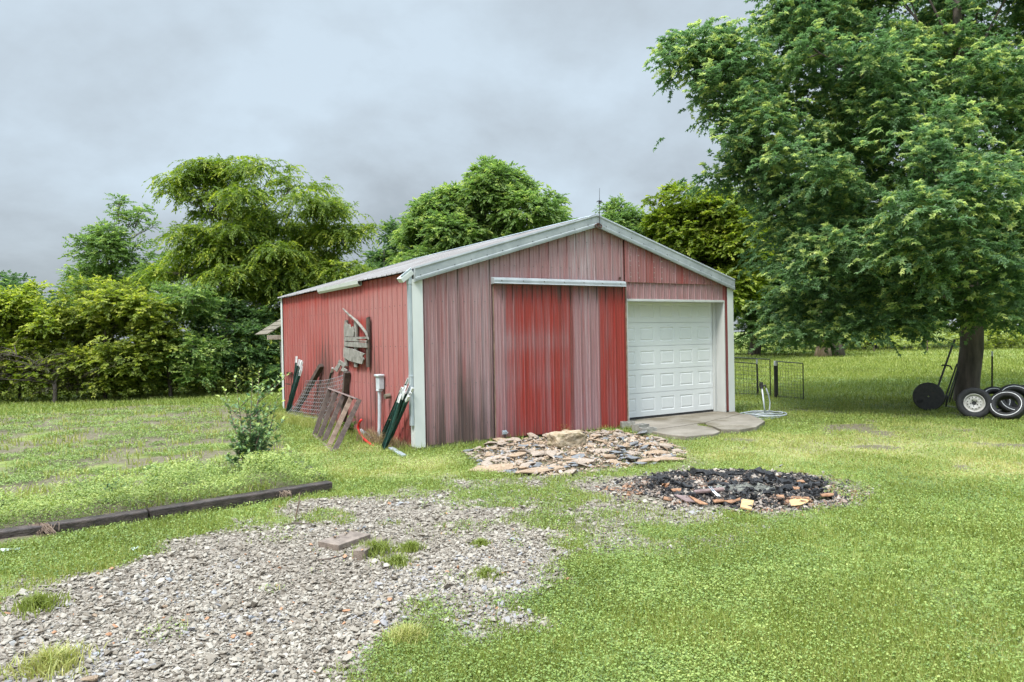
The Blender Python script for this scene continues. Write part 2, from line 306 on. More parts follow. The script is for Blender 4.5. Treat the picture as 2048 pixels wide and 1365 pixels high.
# ------------------------------------------------------------------ the barn
barn = empty('metal_barn', B0, BA, label='weathered red ribbed steel barn with a grey gable roof and white garage door', cat='barn')
def ribbed(name, x0, x1, zb, zt, m, parent, off=0., axis='x', sgn=-1, pitch=.211, fade=None, grime_shade=None, extra=(), nz=14, amp=.024, screws=None, rib_shade=.35, **k):
    """ribbed sheet standing on local axis; zb/zt give bottom and top height at a position"""
    prof = [(0, 0), (.30, 0), (.325, .22), (.375, .22), (.40, 0), (.60, 0), (.625, .22), (.675, .22), (.70, 0), (.86, 0), (.875, 0), (.885, .1), (.915, 1), (.965, 1), (.985, .2)]
    xs = [x0, x1] + list(extra); hs = {}
    i0 = math.floor(x0/pitch) - 1; i1 = math.ceil(x1/pitch) + 1
    def hh(x):
        q = (x/pitch) % 1.0; pr = prof + [(1.0, 0)]
        for a, b in zip(pr, pr[1:]):
            if a[0] <= q <= b[0]: return amp*(a[1] + (b[1]-a[1])*(q-a[0])/max(1e-6, b[0]-a[0]))
        return 0
    for i in range(i0, i1):
        for p, h in prof:
            x = (i+p)*pitch
            if x0 < x < x1: xs.append(x)
    xs = np.array(sorted(xs)); H = np.array([hh(x) for x in xs])
    t = np.linspace(0, 1, nz); nx = len(xs)
    X = np.repeat(xs, nz); Hh = np.repeat(H, nz)
    zbv = np.array([zb(x) for x in xs]); ztv = np.array([zt(x) for x in xs])
    Z = (zbv[:,None] + (ztv-zbv)[:,None]*t[None,:]).ravel()
    P = off + sgn*Hh
    Vv = np.stack([X, P, Z], 1) if axis == 'x' else np.stack([P, X, Z], 1)
    F = [];
    for i in range(nx-1):
        if xs[i+1]-xs[i] < 1e-6: continue
        for j in range(nz-1): a = i*nz+j; F.append((a, a+nz, a+nz+1, a+1) if axis == 'x' else (a, a+1, a+nz+1, a+nz))
    fd = fade(X, Z) if fade else np.zeros(len(X)); gr = grime_shade(X, Z) if grime_shade else np.zeros(len(X))
    q_ = (X/pitch) % 1.0; gr = gr + rib_shade*(((q_ > .868) & (q_ < .89))*1.0 + (np.abs(q_-.335) < .012)*.5) ; fd = fd + .25*((q_ > .91) & (q_ < .97))  # rib relief painted in: shade line beside each rib, lightened rib tops
    return npmesh(name, Vv, F, m, dict(fade=fd, grime_shade=gr), parent, **k)
OX0, OX1, OZ = 4.53, 7.335, 2.50
SX0, SX1 = 1.50, 4.515
def strip(x, tab, default):
    r = np.full(np.shape(x), default, float)
    for a, b, v in tab: r = np.where((x >= a) & (x < b), v, r)
    return r
pw = .211
def fade_front(x, z):
    f = strip(x, [(0, .93, 1.0), (.93, 1.5, 1.35), (1.5, 3.17, 1.05), (3.17, 3.38, 1.9), (3.38, 3.45, 1.2), (3.45, 3.8, 2.1), (3.8, 4.5, .95), (4.5, 7.3, .40), (7.3, 8, .25)], .9)
    return f + .12*(vn(x, z, .4, 3)-.5) + .55*(_h(np.floor(x/.105).astype(int), np.floor(x/.105).astype(int)*0, 5)-.5)
def grime_front(x, z):
    b = np.clip((1.7 - z)/1.7, 0, 1)
    s = vn(np.floor(x/.05)*.05, x*0, .07, 5)
    return np.clip(b*.95*(s*.8+.25), 0, .72) + .36 + .3*((x > 1.42) & (x < 1.5)) + .3*((x > .80) & (x < .88))*1.
bev2 = 2e-3
ribbed('front_wall', .0, OX0, lambda x: .055, lambda x: roofz(x)-.03, MT['wall'], barn, fade=fade_front, grime_shade=grime_front, nz=18)
ribbed('front_wall', OX0, OX1, lambda x: OZ, lambda x: 2.877, MT['wall'], barn, off=.0, pitch=.18, fade=lambda x, z: .98+.1*(vn(x, z, .3, 9)-.5), grime_shade=lambda x, z: .25+0*x, nz=5)
ribbed('front_wall', OX1, BW, lambda x: .12, lambda x: 2.877, MT['wall'], barn, fade=lambda x, z: .12+0*x, grime_shade=lambda x, z: .3*np.clip(1-z, 0, 1), nz=10)
gab = ribbed('front_wall', OX0, 7.46, lambda x: 2.866, lambda x: max(2.868, roofz(x)-.03), MT['wall'], barn, off=-.026, fade=lambda x, z: strip(np.floor(x/pw)*pw, [(4.93, 5.13, .15), (5.75, 6.05, .2), (6.35, 6.5, .15)], .62), grime_shade=lambda x, z: .35+0*x, nz=7)
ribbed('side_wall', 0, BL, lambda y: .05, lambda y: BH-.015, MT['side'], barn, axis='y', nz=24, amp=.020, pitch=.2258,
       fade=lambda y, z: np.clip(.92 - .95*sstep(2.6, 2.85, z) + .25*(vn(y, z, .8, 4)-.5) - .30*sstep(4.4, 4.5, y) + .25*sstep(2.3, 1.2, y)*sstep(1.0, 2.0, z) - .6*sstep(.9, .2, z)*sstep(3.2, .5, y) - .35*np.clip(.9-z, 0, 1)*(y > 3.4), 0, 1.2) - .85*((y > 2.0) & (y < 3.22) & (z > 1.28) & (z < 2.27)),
       grime_shade=lambda y, z: .34 + .42*np.exp(-((y-5.0)/.65)**2)*sstep(2.15, 1.1, z) + .38*np.exp(-((y-1.7)/.4)**2)*sstep(2.2, 1.2, z)*sstep(-.2, .7, z) + .25*sstep(5.5, 4.5, y)*sstep(3.6, 4.4, y)*sstep(2.4, 1, z) + .1*np.clip(.9-z, 0, 1))
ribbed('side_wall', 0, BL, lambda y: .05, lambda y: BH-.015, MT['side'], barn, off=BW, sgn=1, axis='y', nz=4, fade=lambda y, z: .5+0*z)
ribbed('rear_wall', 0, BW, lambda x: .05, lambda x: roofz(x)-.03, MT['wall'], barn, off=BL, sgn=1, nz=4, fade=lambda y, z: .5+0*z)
# white spots of primer on the gable's right sheets
mb = MB()
for i in range(9):
    for j in range(8):
        x = 4.68 + i*.211 + RNG.uniform(-.02, .02) + (.1 if i in (2, 5) else 0); z = 2.96 + j*.115 + RNG.uniform(-.02, .02)
        if z > roofz(x)-.22 or i in (2, 6): continue
        w_, h_ = RNG.uniform(.012, .028), RNG.uniform(.010, .018)
        k = 9; c = [(x + w_*math.cos(6.283*a/k)*RNG.uniform(.7, 1.1), -.0275-(.0), z + h_*math.sin(6.283*a/k)*RNG.uniform(.7, 1.1)) for a in range(k)]
        mb.add(c, [tuple(range(k))])
mb.build('primer_spots', pmat('chalky_spot', (.30,.20,.19), (.40,.31,.30), 30, bump=0), gab, kind='stuff')
# screws in rows along the girts
mb = MB()
for x in np.arange(.12, 7.3, .2056):
    for z in (.35, 1.05, 1.75, 2.45, 3.1, 3.6):
        if z > roofz(x)-.3 or (SX0-.05 < x < SX1+.1 and z < 2.95) or (x > OX0 and z < 2.95): continue
        mb.tube([(x, .002, z), (x, -.009, z)], .0075, 6)
for y in np.arange(.1, BL, .2258):
    for z in (.3, 1.0, 1.7, 2.4): mb.tube([(.002, y, z), (-.009, y, z)], .0075, 6)
mb.build('screws', MT['screw'], barn, kind='stuff')
mb = MB(); mb.box((0, .006, .0), (4.52, .05, .14)); mb.box((.006, .05, .0), (.05, BL, .12)); mb.box((-.035, -.035, -.1), (.0, .2, .05))
mb.build('sill_board', MT['sill'], barn, bev=.006)
mb = MB(); mb.box((7.34, .01, -.05), (BW, .05, .16)); mb.build('sill_board', MT['sill'], barn, bev=.006)
# roof: two ribbed slopes with thickness
def slope(side):
    V_, F = [], []; ys = []; y = -.04
    L = BL + .06; pitch = .2286; n = int(L/pitch) + 1
    for i in range(n):
        for p, h in ((0, 0), (.45, .0), (.5, .003), (.55, 0), (.84, 0), (.89, .019), (.95, .019)):
            yy = -.04 + (i+p)*pitch
            if yy < L-.02: ys.append((yy, h))
    ys.append((L-.02, 0))
    xe = -.11 if side < 0 else BW+.11; xr = BW/2
    nrm = Vector((side*BR, 0, BW/2)).normalized()
    for yy, h in ys:
        for t in (0, .33, .66, 1):
            x = xe + (xr-xe)*t; z = BH + .03 + BR*(1-abs(x-BW/2)/(BW/2)) ; s_ = -.004*math.sin(yy*2.1+t*3) 
            V_.append((x + nrm.x*h, yy, z + nrm.z*h + s_))
    m = 4; k = len(ys)
    for i in range(k-1):
        for j in range(m-1):
            a = i*m+j; F.append((a, a+1, a+m+1, a+m) if side > 0 else (a, a+m, a+m+1, a+1))
    b = len(V_); V_ += [(x, y_, z-.012) for x, y_, z in V_]
    F += [tuple(b+q for q in f[::-1]) for f in F]
    for i in range(k-1):                       # eave edge thickness
        a = i*m; F.append((a, a+m, b+a+m, b+a))
    return npmesh('roof', np.array(V_), np.array(F), MT['roof'], {}, barn)
rl = slope(-1); rr_ = slope(1)
mb = MB()
for s_ in (-1, 1):
    x1 = BW/2 + s_*.17; mb.add([(BW/2, -.06, BH+BR+.062), (x1, -.06, roofz(x1)+.056), (x1, BL+.03, roofz(x1)+.056), (BW/2, BL+.03, BH+BR+.062)], [(0,1,2,3) if s_ > 0 else (0,3,2,1)])
mb.build('ridge_cap', MT['galv'], rl)
# rake trim along both gable edges, in two folds with a rib
for yf, sg in ((-.075, -1), (BL+.075, 1)):
    for s_ in (-1, 1):
        mb = MB(); xe = 0.0 if s_ < 0 else BW+.02; xr = BW/2
        def pt(x, dz, y): return (x, y, roofz(x)+dz)
        prof = [(.052, 0.03), (.056, -.028), (.028, -.034), (.0, -.022), (-.115, -.022), (-.125, -.030), (-.150, -.030), (-.185, -.024), (-.192, 0.0)]
        for (d0, y0), (d1, y1) in zip(prof, prof[1:]):
            ya, yb = yf - sg*0 + sg*y0*-1*-1, yf + sg*y1
            ya = yf + sg*(-y0)*1.0; yb = yf + sg*(-y1)*1.0
            mb.add([pt(xe, d0, ya), pt(xr, d0, ya), pt(xr, d1, yb), pt(xe, d1, yb)], [(0, 1, 2, 3)])
        e = xe; mb.add([(e, yf+.09*-sg, roofz(e)+.05), (e, yf+.024*sg, roofz(e)+.05), (e, yf+.024*sg, roofz(e)-.19), (e, yf+.09*-sg, roofz(e)-.19)], [(0, 1, 2, 3)])
        for i in range(12):
            x = xe + (xr-xe)*(i+.3)/12; z = roofz(x)-.10; mb.tube([(x, yf+sg*.02, z), (x, yf+sg*.03, z)], .009, 6, m=1)
            if i % 3 == 1: mb.tube([(x+.03, yf+sg*.02, z-.035), (x+.03, yf+sg*.03, z-.035)], .006, 6, m=1)
        mb.build('rake_trim', [MT['rake'], MT['screw']], barn)
# corner trims
for (cx, cy, sx, sy) in ((0, 0, -1, -1), (BW, 0, 1, -1), (0, BL, -1, 1), (BW, BL, 1, 1)):
    mb = MB(); w_ = .155; zt_ = 2.93; t_ = .034
    mb.box((min(cx+sx*t_, cx-sx*w_), min(cy+sy*t_, cy+sy*(t_-.004)), .03), (max(cx+sx*t_, cx-sx*w_), max(cy+sy*t_, cy+sy*(t_-.004)), zt_-.12))
    mb.box((min(cx+sx*(t_-.002), cx+sx*(t_-.006)), min(cy+sy*(t_-.005), cy-sy*w_*.8), .03), (max(cx+sx*(t_-.002), cx+sx*(t_-.006)), max(cy+sy*(t_-.005), cy-sy*w_*.8), zt_))
    mb.build('corner_trim', MT['trim'], barn)
# eave gutters: a short stub at the front corner and a remaining length farther along
def gutter(y0, y1, name='gutter'):
    mb = MB(); pr = [(-.035, 2.965), (-.035, 2.875), (-.075, 2.862), (-.105, 2.90), (-.118, 2.965), (-.126, 2.965), (-.112, 2.895), (-.078, 2.853), (-.03, 2.866)]
    n = len(pr); v = [(x, y, z) for y in (y0, y1) for x, z in pr]
    mb.add(v, [(i, i+1, n+i+1, n+i) for i in range(n-1)] + [tuple(range(n)), tuple(range(2*n-1, n-1, -1))])
    return mb.build(name, MT['trim'], barn)
gutter(2.3, 4.88)
mb = MB(); a_ = Vector((-.03, -.01, 2.97)); b_ = Vector((-.27, -.10, 2.80))   # turned outlet hanging off the corner
mb.bar((-.02, .03, 2.93), (-.22, .02, 2.78), .15, .085, up=(.6, 0, 1)); mb.bar((-.025, -.035, 2.955), (-.215, -.045, 2.81), .014, .10, up=(.6, 0, 1), m=1)
mb.build('gutter', [MT['trim'], MT['galv']], barn, bev=.01)
mb = MB(); mb.box((-.088, -.028, .40), (-.036, .055, 2.86)); mb.box((-.094, -.034, 2.72), (-.034, .06, 2.87)); mb.box((-.091, -.031, 1.2), (-.035, .058, 1.235)); mb.build('downspout', MT['galv'], barn, bev=.008)
# sliding door on its track
def fade_door(x, z):
    f = strip(x, [(1.47, 1.70, .95), (1.70, 1.95, .35), (2.56, 2.68, .4), (3.22, 3.48, 1.1), (3.48, 3.60, 1.6), (3.60, 3.83, 1.2), (3.83, 4.28, .05), (4.28, 4.6, -.7)], .05)
    f = f + .45*np.exp(-((z-1.75)/.22)**2)*(x < 3.1) + .35*(_h(np.floor(x/.105).astype(int), np.floor(x/.105).astype(int)*0, 9)-.4)*(x < 3.2) + .2*np.exp(-((z-1.1)/.18)**2)*(x < 3.1) - .5*sstep(2.45, 2.8, z)
    return f
def grime_door(x, z):
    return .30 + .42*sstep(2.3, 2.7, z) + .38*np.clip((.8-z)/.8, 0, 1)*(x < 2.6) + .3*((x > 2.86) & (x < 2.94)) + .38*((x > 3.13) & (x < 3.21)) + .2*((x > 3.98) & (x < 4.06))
dr = ribbed('sliding_door', SX0, SX1, lambda x: .065 - .018*(x-SX0), lambda x: 2.84, MT['door'], barn, off=-.062, fade=fade_door, grime_shade=grime_door, nz=20, pitch=.2115)
mb = MB(); mb.box((SX0, -.058, .06), (SX0+.02, -.022, 2.84)); mb.box((SX1-.02, -.080, .02), (SX1, -.022, 2.84)); mb.box((SX0+.02, -.056, .05), (SX1-.02, -.02, .075))
mb.build('door_frame', MT['brown_wood'], dr)
mb = MB(); mb.box((1.60, -.10, .115), (1.69, -.088, .19)); mb.box((1.605, -.135, .135), (1.65, -.10, .17)); mb.tube([(1.66, -.10, .18), (1.70, -.13, .15), (1.66, -.10, .12)], .008, 6); mb.build('door_guide', MT['galv'], dr, bev=.003)
mb = MB(); v = []; x0, x1 = 1.465, 4.455
pr = [(-.03, .115), (-.135, .095), (-.150, .06), (-.150, .012), (-.165, .0), (-.03, -.012)]
za = lambda x: 2.768
v = [(x, y, za(x)+z) for x in (x0, x1) for y, z in pr]; n = len(pr)
mb.add(v, [(i, i+1, n+i+1, n+i) for i in range(n-1)] + [tuple(range(n)), tuple(range(2*n-1, n-1, -1))])
for i in range(7): x = x0+.15+i*.45; mb.tube([(x, -.148, za(x)+.05), (x, -.158, za(x)+.05)], .009, 6, m=1)
mb.box((4.37, -.055, 2.91), (4.41, -.028, 2.96), 1)
mb.build('door_track', [MT['rake'], MT['rust']], barn)
# garage opening: jambs, head and sectional door
GY = .25
mb = MB(); mb.box((OX1-.002, -.03, .09), (OX1+.03, GY-.002, OZ+.03)); mb.box((OX0-.03, -.0, .05), (OX0+.006, GY-.002, OZ-.004)); mb.box((OX0+.007, -.034, OZ-.012), (OX1-.003, GY-.002, OZ+.035)); mb.box((OX0-.006, -.083, .06), (OX0+.008, -.066, OZ+.03))
mb.box((OX1-.075, GY-.05, .09), (OX1-.004, GY-.004, OZ-.014))
mb.build('garage_frame', MT['jamb'], barn, bev=.004)
gd = MB(); gd.box((OX0-.05, GY+.05, .02), (OX1+.1, GY+.07, OZ+.3)); gdo = gd.build('garage_door', MT['white'], barn)
mb = MB(); mb.box((OX0, GY-.006, .085), (OX1-.02, GY+.03, .135)); mb.build('bottom_seal', MT['black'], gdo)
gx0, gx1 = OX0-.02, OX1-.055; gz0 = .135; sh = .4825
for s_ in range(5):
    mb = MB(); z0 = gz0 + s_*sh + .003; z1 = z0 + sh - .006; y = GY
    colw = (gx1-gx0)/5; xs_ = []; 
    pw_, ph = colw*.70, sh*.58
    cxs = [gx0 + colw*(i+.5) + (.03 if i == 0 else 0) for i in range(5)]; zc = (z0+z1)/2; za_, zb_ = zc-ph/2, zc+ph/2
    # flat field around the five raised rectangles
    mb.add([(gx0,y,z0),(gx1,y,z0),(gx1,y,za_),(gx0,y,za_)], [(0,1,2,3)]); mb.add([(gx0,y,zb_),(gx1,y,zb_),(gx1,y,z1),(gx0,y,z1)], [(0,1,2,3)])
    ed = gx0
    for cx in cxs:
        mb.add([(ed,y,za_),(cx-pw_/2,y,za_),(cx-pw_/2,y,zb_),(ed,y,zb_)], [(0,1,2,3)]); ed = cx+pw_/2
    mb.add([(ed,y,za_),(gx1,y,za_),(gx1,y,zb_),(ed,y,zb_)], [(0,1,2,3)])
    for cx in cxs:
        rings = [(0, 0), (.012, .007), (.026, .008), (.040, .001), (.050, .001)]; vs = []
        for ins, dp in rings:
            a, b, c, d = cx-pw_/2+ins, cx+pw_/2-ins, za_+ins, zb_-ins; vs += [(a,y+dp,c),(b,y+dp,c),(b,y+dp,d),(a,y+dp,d)]
        fs = [(r*4+i, r*4+(i+1)%4, r*4+4+(i+1)%4, r*4+4+i) for r in range(len(rings)-1) for i in range(4)] + [tuple(range((len(rings)-1)*4, len(rings)*4))]
        mb.add(vs, fs)
    for zz_ in (z0, z1): mb.add([(gx0,y,zz_),(gx1,y,zz_),(gx1,y+.03,zz_),(gx0,y+.03,zz_)], [(0,1,2,3)])
    mb.build('door_panel', MT['white'], gdo)
# junction box with conduit, and an outlet stub
mb = MB(); mb.box((-.13, 1.27, .93), (-.024, 1.43, 1.17)); mb.box((-.155, 1.25, 1.16), (-.024, 1.45, 1.20)); mb.box((-.14, 1.29, .895), (-.05, 1.41, .93)); jb = mb.build('meter_box', MT['pvc'], barn, bev=.012)
mb = MB(); mb.tube([(-.09, 1.35, .90), (-.092, 1.36, .5), (-.10, 1.365, .25), (-.12, 1.36, -.02)], .032, 12, cap=False); mb.build('conduit', MT['pvc'], jb, smooth=True)
mb = MB(); mb.tube([(-.02, 1.03, .83), (-.12, 1.03, .82)], .045, 8); mb.build('wall_stub', MT['sill'], barn)

# weather vane on the peak
px_, pz_ = 3.81, 3.90
vane = empty('weather_vane', LW(px_, -.12, pz_), BA, label='thin rusty lightning rod finial with a curly bracket on the barn peak', cat='weather vane')
mb = MB(); mb.tube([(.02, -.01, .02), (.035, 0, .35), (.045, 0, .74)], [.008, .007, .003], 6); mb.build('rod', MT['dark_metal'], vane)
mb = MB()
for s_ in (-1, 1):
    pts = [(0, 0, .05)] + [(s_*(.045+.032*math.cos(a)), -.005, .012+.032*math.sin(a)) for a in np.linspace(1.6, -4.2, 12)]
    mb.tube(pts, .011, 6)
mb.box((-.02, -.005, .02), (.04, .05, .07)); mb.build('scroll_bracket', MT['rust'], vane)
mb = MB(); 
for s_ in (-1, 1): mb.tube([(.04, 0, .475), (.04+s_*.03, 0, .49), (.04+s_*.06, 0, .475), (.04+s_*.07, 0, .46)], [.012, .012, .009, .004], 6)
mb.tube([(.04, 0, .44), (.04, 0, .50)], .018, 8); mb.tube([(.015, 0, .452), (.068, 0, .452)], .008, 6); mb.tube([(.075, 0, .475), (.08, 0, .515)], [.012, .004], 6)
mb.build('ornament', MT['dark_metal'], vane)

# lean-to shelter behind the barn's far corner
ls = empty('lean_to_shelter', LW(.27, BL+1.6, 0), BA, label='small lean-to with mossy plank roof on a pole behind the far corner of the barn', cat='shelter')
mb = MB()
for i in range(5): mb.box((-.50+i*.24, -.62, 0), (-.29+i*.24, .9, .028))
ro = mb.build('roof', MT['sill'], ls, bev=.004); ro.rotation_euler = (0, -.55, 0); ro.location = (.0, 0, 2.26)
mb = MB(); mb.box((-.45, -.70, 1.86), (.50, -.64, 1.98)); mb.build('beam', MT['pink_rock'], ls, bev=.004)
mb = MB(); mb.tube([(-.0, -.6, 0), (-.03, -.6, 1.0), (-.06, -.6, 1.80)], [.055, .05, .045], 8); mb.build('post', MT['grey_wood'], ls)

# ------------------------------------------------------------------ ground zones
P_GRAVEL = gp((-300,1290),(0,1200),(130,1155),(300,1100),(420,1068),(600,1015),(680,1000),(790,985),(930,975),(1060,962),(1180,962),(1230,985),(1150,1040),(1070,1055),(1105,1110),(1115,1165),(1010,1205),(890,1245),(820,1290),(700,1340),(560,1400),(380,1600),(-900,1600))
P_THIN = gp((880,950),(1050,938),(1230,945),(1400,925),(1660,945),(1770,1000),(1700,1045),(1500,1065),(1350,1105),(1120,1115),(1000,1000))
P_BED = gp((-500,1188),(299,1040),(662,980),(622,938),(575,880),(540,835),(470,815),(300,812),(0,835),(-600,850))
P_APRON = gp((1252,832),(1450,815),(1463,826),(1500,832),(1532,845),(1512,858),(1480,864),(1440,864),(1432,870),(1372,878),(1325,872),(1300,864),(1252,848))
P_PILE = gp((935,905),(1000,885),(1110,868),(1230,862),(1330,880),(1375,905),(1340,925),(1210,945),(1090,955),(960,945))
P_DRY = gp((1330,905),(1420,870),(1640,855),(1800,845),(2100,870),(2200,950),(2048,965),(1830,955),(1700,925),(1500,925),(1380,925))
P_DRY2 = gp((600,905),(700,880),(840,905),(930,905),(900,950),(700,960),(600,915))
P_SHADE = gp((1480,835),(1600,845),(1720,855),(1830,860),(2100,885),(2300,850),(2100,800),(1700,810),(1560,815))
PIT = G(1462, 978); 
def pitr(x, y): return np.hypot((x-PIT.x)/1.27, (y-PIT.y)/.92)
def barn_uv(x, y):
    dx, dy = x-BX, y-BY; return dx*U.x+dy*U.y, dx*V.x+dy*V.y
def zones(x, y):
    x = np.asarray(x, float); y = np.asarray(y, float); z = {}
    n = fbm(x, y, .9, 1)-.5; n2 = fbm(x, y, .35, 8)-.5
    z['gravel'] = np.clip(sstep(-.30, .30, sdist(P_GRAVEL, x, y) + n*1.3 + n2*.9) - .8*sstep(.50, .62, fbm(x, y, .5, 23))*sstep(6.3, 8.3, y), 0, 1)
    z['thin'] = sstep(-.3, .5, sdist(P_THIN, x, y) + n*.9)*sstep(.36, .60, fbm(x, y, .45, 21))*.85
    pr = pitr(x, y); z['ash'] = sstep(1.05, .72, pr + n*.75 + n2*.7)
    z['ashrim'] = sstep(1.55, 1.0, pr + n*.6)
    z['bed'] = sstep(-.05, .12, sdist(P_BED, x, y)+n2*.12)
    z['apron'] = sstep(-.03, .05, sdist(P_APRON, x, y))
    u, v = barn_uv(x, y); z['barn'] = ((u > -.02) & (u < BW+.02) & (v > -.02) & (v < BL)).astype(float)
    z['pile'] = sstep(-.1, .15, sdist(P_PILE, x, y)+n2*.2)
    z['dry'] = np.clip(sstep(-.5, .7, sdist(P_DRY, x, y)+n*1.2) + sstep(-.4, .4, sdist(P_DRY2, x, y)+n*.6), 0, 1)*(.35+.5*sstep(.35, .65, fbm(x, y, .7, 66)))
    z['dirt'] = sstep(.60, .70, fbm(x, y, .8, 33))*(sstep(-.5, .5, sdist(P_DRY, x, y)) + sstep(-.5, .5, sdist(P_SHADE, x, y))*.8)
    z['dirt'] = np.clip(z['dirt'] + sstep(.62, .5, np.hypot((x-G(1700,850).x)/.9, (y-G(1700,850).y)/.35)) + .9*sstep(1.1, .6, np.hypot((x-G(1475,880).x)/.3, (y-G(1475,880).y)/.22)), 0, 1)
    return z
gx = np.concatenate([-9-np.geomspace(.3, 600, 40)[::-1], np.arange(-9, 15, .1), 15+np.geomspace(.3, 600, 40)])
gy = np.concatenate([2-np.geomspace(.3, 60, 12)[::-1], np.arange(2, 22, .1), 22+np.geomspace(.3, 1200, 60)])
X, Y = np.meshgrid(gx, gy, indexing='ij'); X = X.ravel(); Y = Y.ravel(); zn = zones(X, Y)
def gz(x, y): return (fbm(x, y, 1.4, 50)-.5)*.05 - .004
near = np.exp(-(np.hypot(X, Y)/80)**2)
Z = gz(X, Y)*near - .02*zn['apron'] + .05*zn['bed']
nx, ny = len(gx), len(gy); I = (np.arange(nx-1)[:,None]*ny + np.arange(ny-1)[None,:]).ravel()
F = np.stack([I, I+ny, I+ny+1, I+1], 1)
m, t, p, out = newmat('ground_earth_and_thatch'); L = t.links.new
tc = N(t, 'ShaderNodeTexCoord')
def gno(sc, d=6, r=.65):
    n = N(t, 'ShaderNodeTexNoise', i_Scale=sc, i_Detail=float(d), i_Roughness=r); L(tc.outputs['Object'], n.inputs['Vector']); return n.outputs[0]
def gmix(a, b, f):
    x = N(t, 'ShaderNodeMixRGB')
    for i, q in ((1, a), (2, b)):
        if isinstance(q, tuple): x.inputs[i].default_value = (*q, 1)
        else: L(q, x.inputs[i])
    L(f, x.inputs[0]); return x.outputs[0]
def gat(n): return N(t, 'ShaderNodeAttribute', attribute_name=n).outputs['Fac']
r1 = ramp(t, [(.32, (.07,.10,.022)), (.48, (.15,.20,.045)), (.60, (.23,.26,.07)), (.72, (.28,.25,.13))]); L(gno(9, 10, .72), r1.inputs[0])
r2 = ramp(t, [(.3, (.075,.065,.038)), (.55, (.15,.13,.085)), (.75, (.24,.20,.14))]); L(gno(14, 10, .7), r2.inputs[0])
rd = ramp(t, [(.3, (.18,.16,.07)), (.55, (.34,.32,.15)), (.75, (.44,.39,.22))]); L(gno(12, 10, .7), rd.inputs[0])
vo = N(t, 'ShaderNodeTexVoronoi', i_Scale=30.0); L(tc.outputs['Object'], vo.inputs['Vector']); hs = N(t, 'ShaderNodeSeparateColor'); L(vo.outputs['Color'], hs.inputs[0])
r3 = ramp(t, [(0, (.11,.09,.07)), (.5, (.20,.17,.14)), (1, (.30,.26,.22))]); L(hs.outputs[0], r3.inputs[0])
c = gmix(r1.outputs[0], rd.outputs[0], gat('dry')); c = gmix(c, r2.outputs[0], gat('soil')); c = gmix(c, r3.outputs[0], gat('gravel')); 
r4 = ramp(t, [(.35, (.012,.012,.012)), (.55, (.05,.045,.04)), (.7, (.16,.12,.09))]); L(gno(16, 8), r4.inputs[0]); c = gmix(c, r4.outputs[0], gat('ash'))
L(c, p.inputs['Base Color']); p.inputs['Roughness'].default_value = .92; p.inputs['Specular IOR Level'].default_value = .2
b = N(t, 'ShaderNodeBump', i_Strength=.6, i_Distance=.03); L(gno(26, 8, .7), b.inputs['Height']); L(b.outputs[0], p.inputs['Normal'])
soil = np.clip(zn['bed']*sstep(.3, .6, fbm(X, Y, .5, 60)+.10) + zn['dirt'] + zn['pile'] + .35*sstep(.6, .7, fbm(X, Y, 1.2, 61)), 0, 1)
npmesh('ground', np.stack([X, Y, Z], 1), F, m, dict(gravel=np.clip(zn['gravel']+zn['thin'], 0, 1), soil=soil, dry=zn['dry'], ash=zn['ash']*.95), smooth=True, kind='structure')

# concrete apron in front of the garage door, cracked into three pieces
mb = MB()
def slab(poly, z0, z1, jit=.0):
    n = len(poly); v = [(x, y, z0) for x, y in poly] + [(x, y, z1) for x, y in poly]
    mb.add(v, [tuple(range(n, 2*n))] + [(i, (i+1)%n, n+(i+1)%n, n+i) for i in range(n)])
def uvp(l): return [tuple((B0+U*a+V*b)[:2]) for a, b in l]
def gq(*pp): return [tuple(G(px, py, .06)[:2]) for px, py in pp]
crack = gq((1309,862),(1333,859),(1352,856.5),(1370,854),(1395,850),(1410,848.5),(1425,844),(1439,840.5),(1452,838.5),(1463,835),(1482,830.5))
slab(uvp([(4.50,GY-.01),(7.33,GY-.01),(7.335,-.05),(7.60,-.05)]) + crack[::-1] + gq((1290,860),(1262,854)) + uvp([(4.51,-.3)]), -.1, .092)
d_ = Vector((0, -.022))
c2 = [(x, y-.018) for x, y in crack]
slab(c2[5:] + gq((1500,832),(1530,845),(1512,857),(1480,862),(1442,862),(1425,855),(1412,852)), -.1, .088)
slab(c2[:5] + gq((1400,853),(1425,858),(1440,866),(1428,871),(1372,876),(1330,871),(1305,866)), -.1, .084)
mb.build('concrete_apron', MT['concrete'], kind='structure', bev=.008)
P_BUMP = None

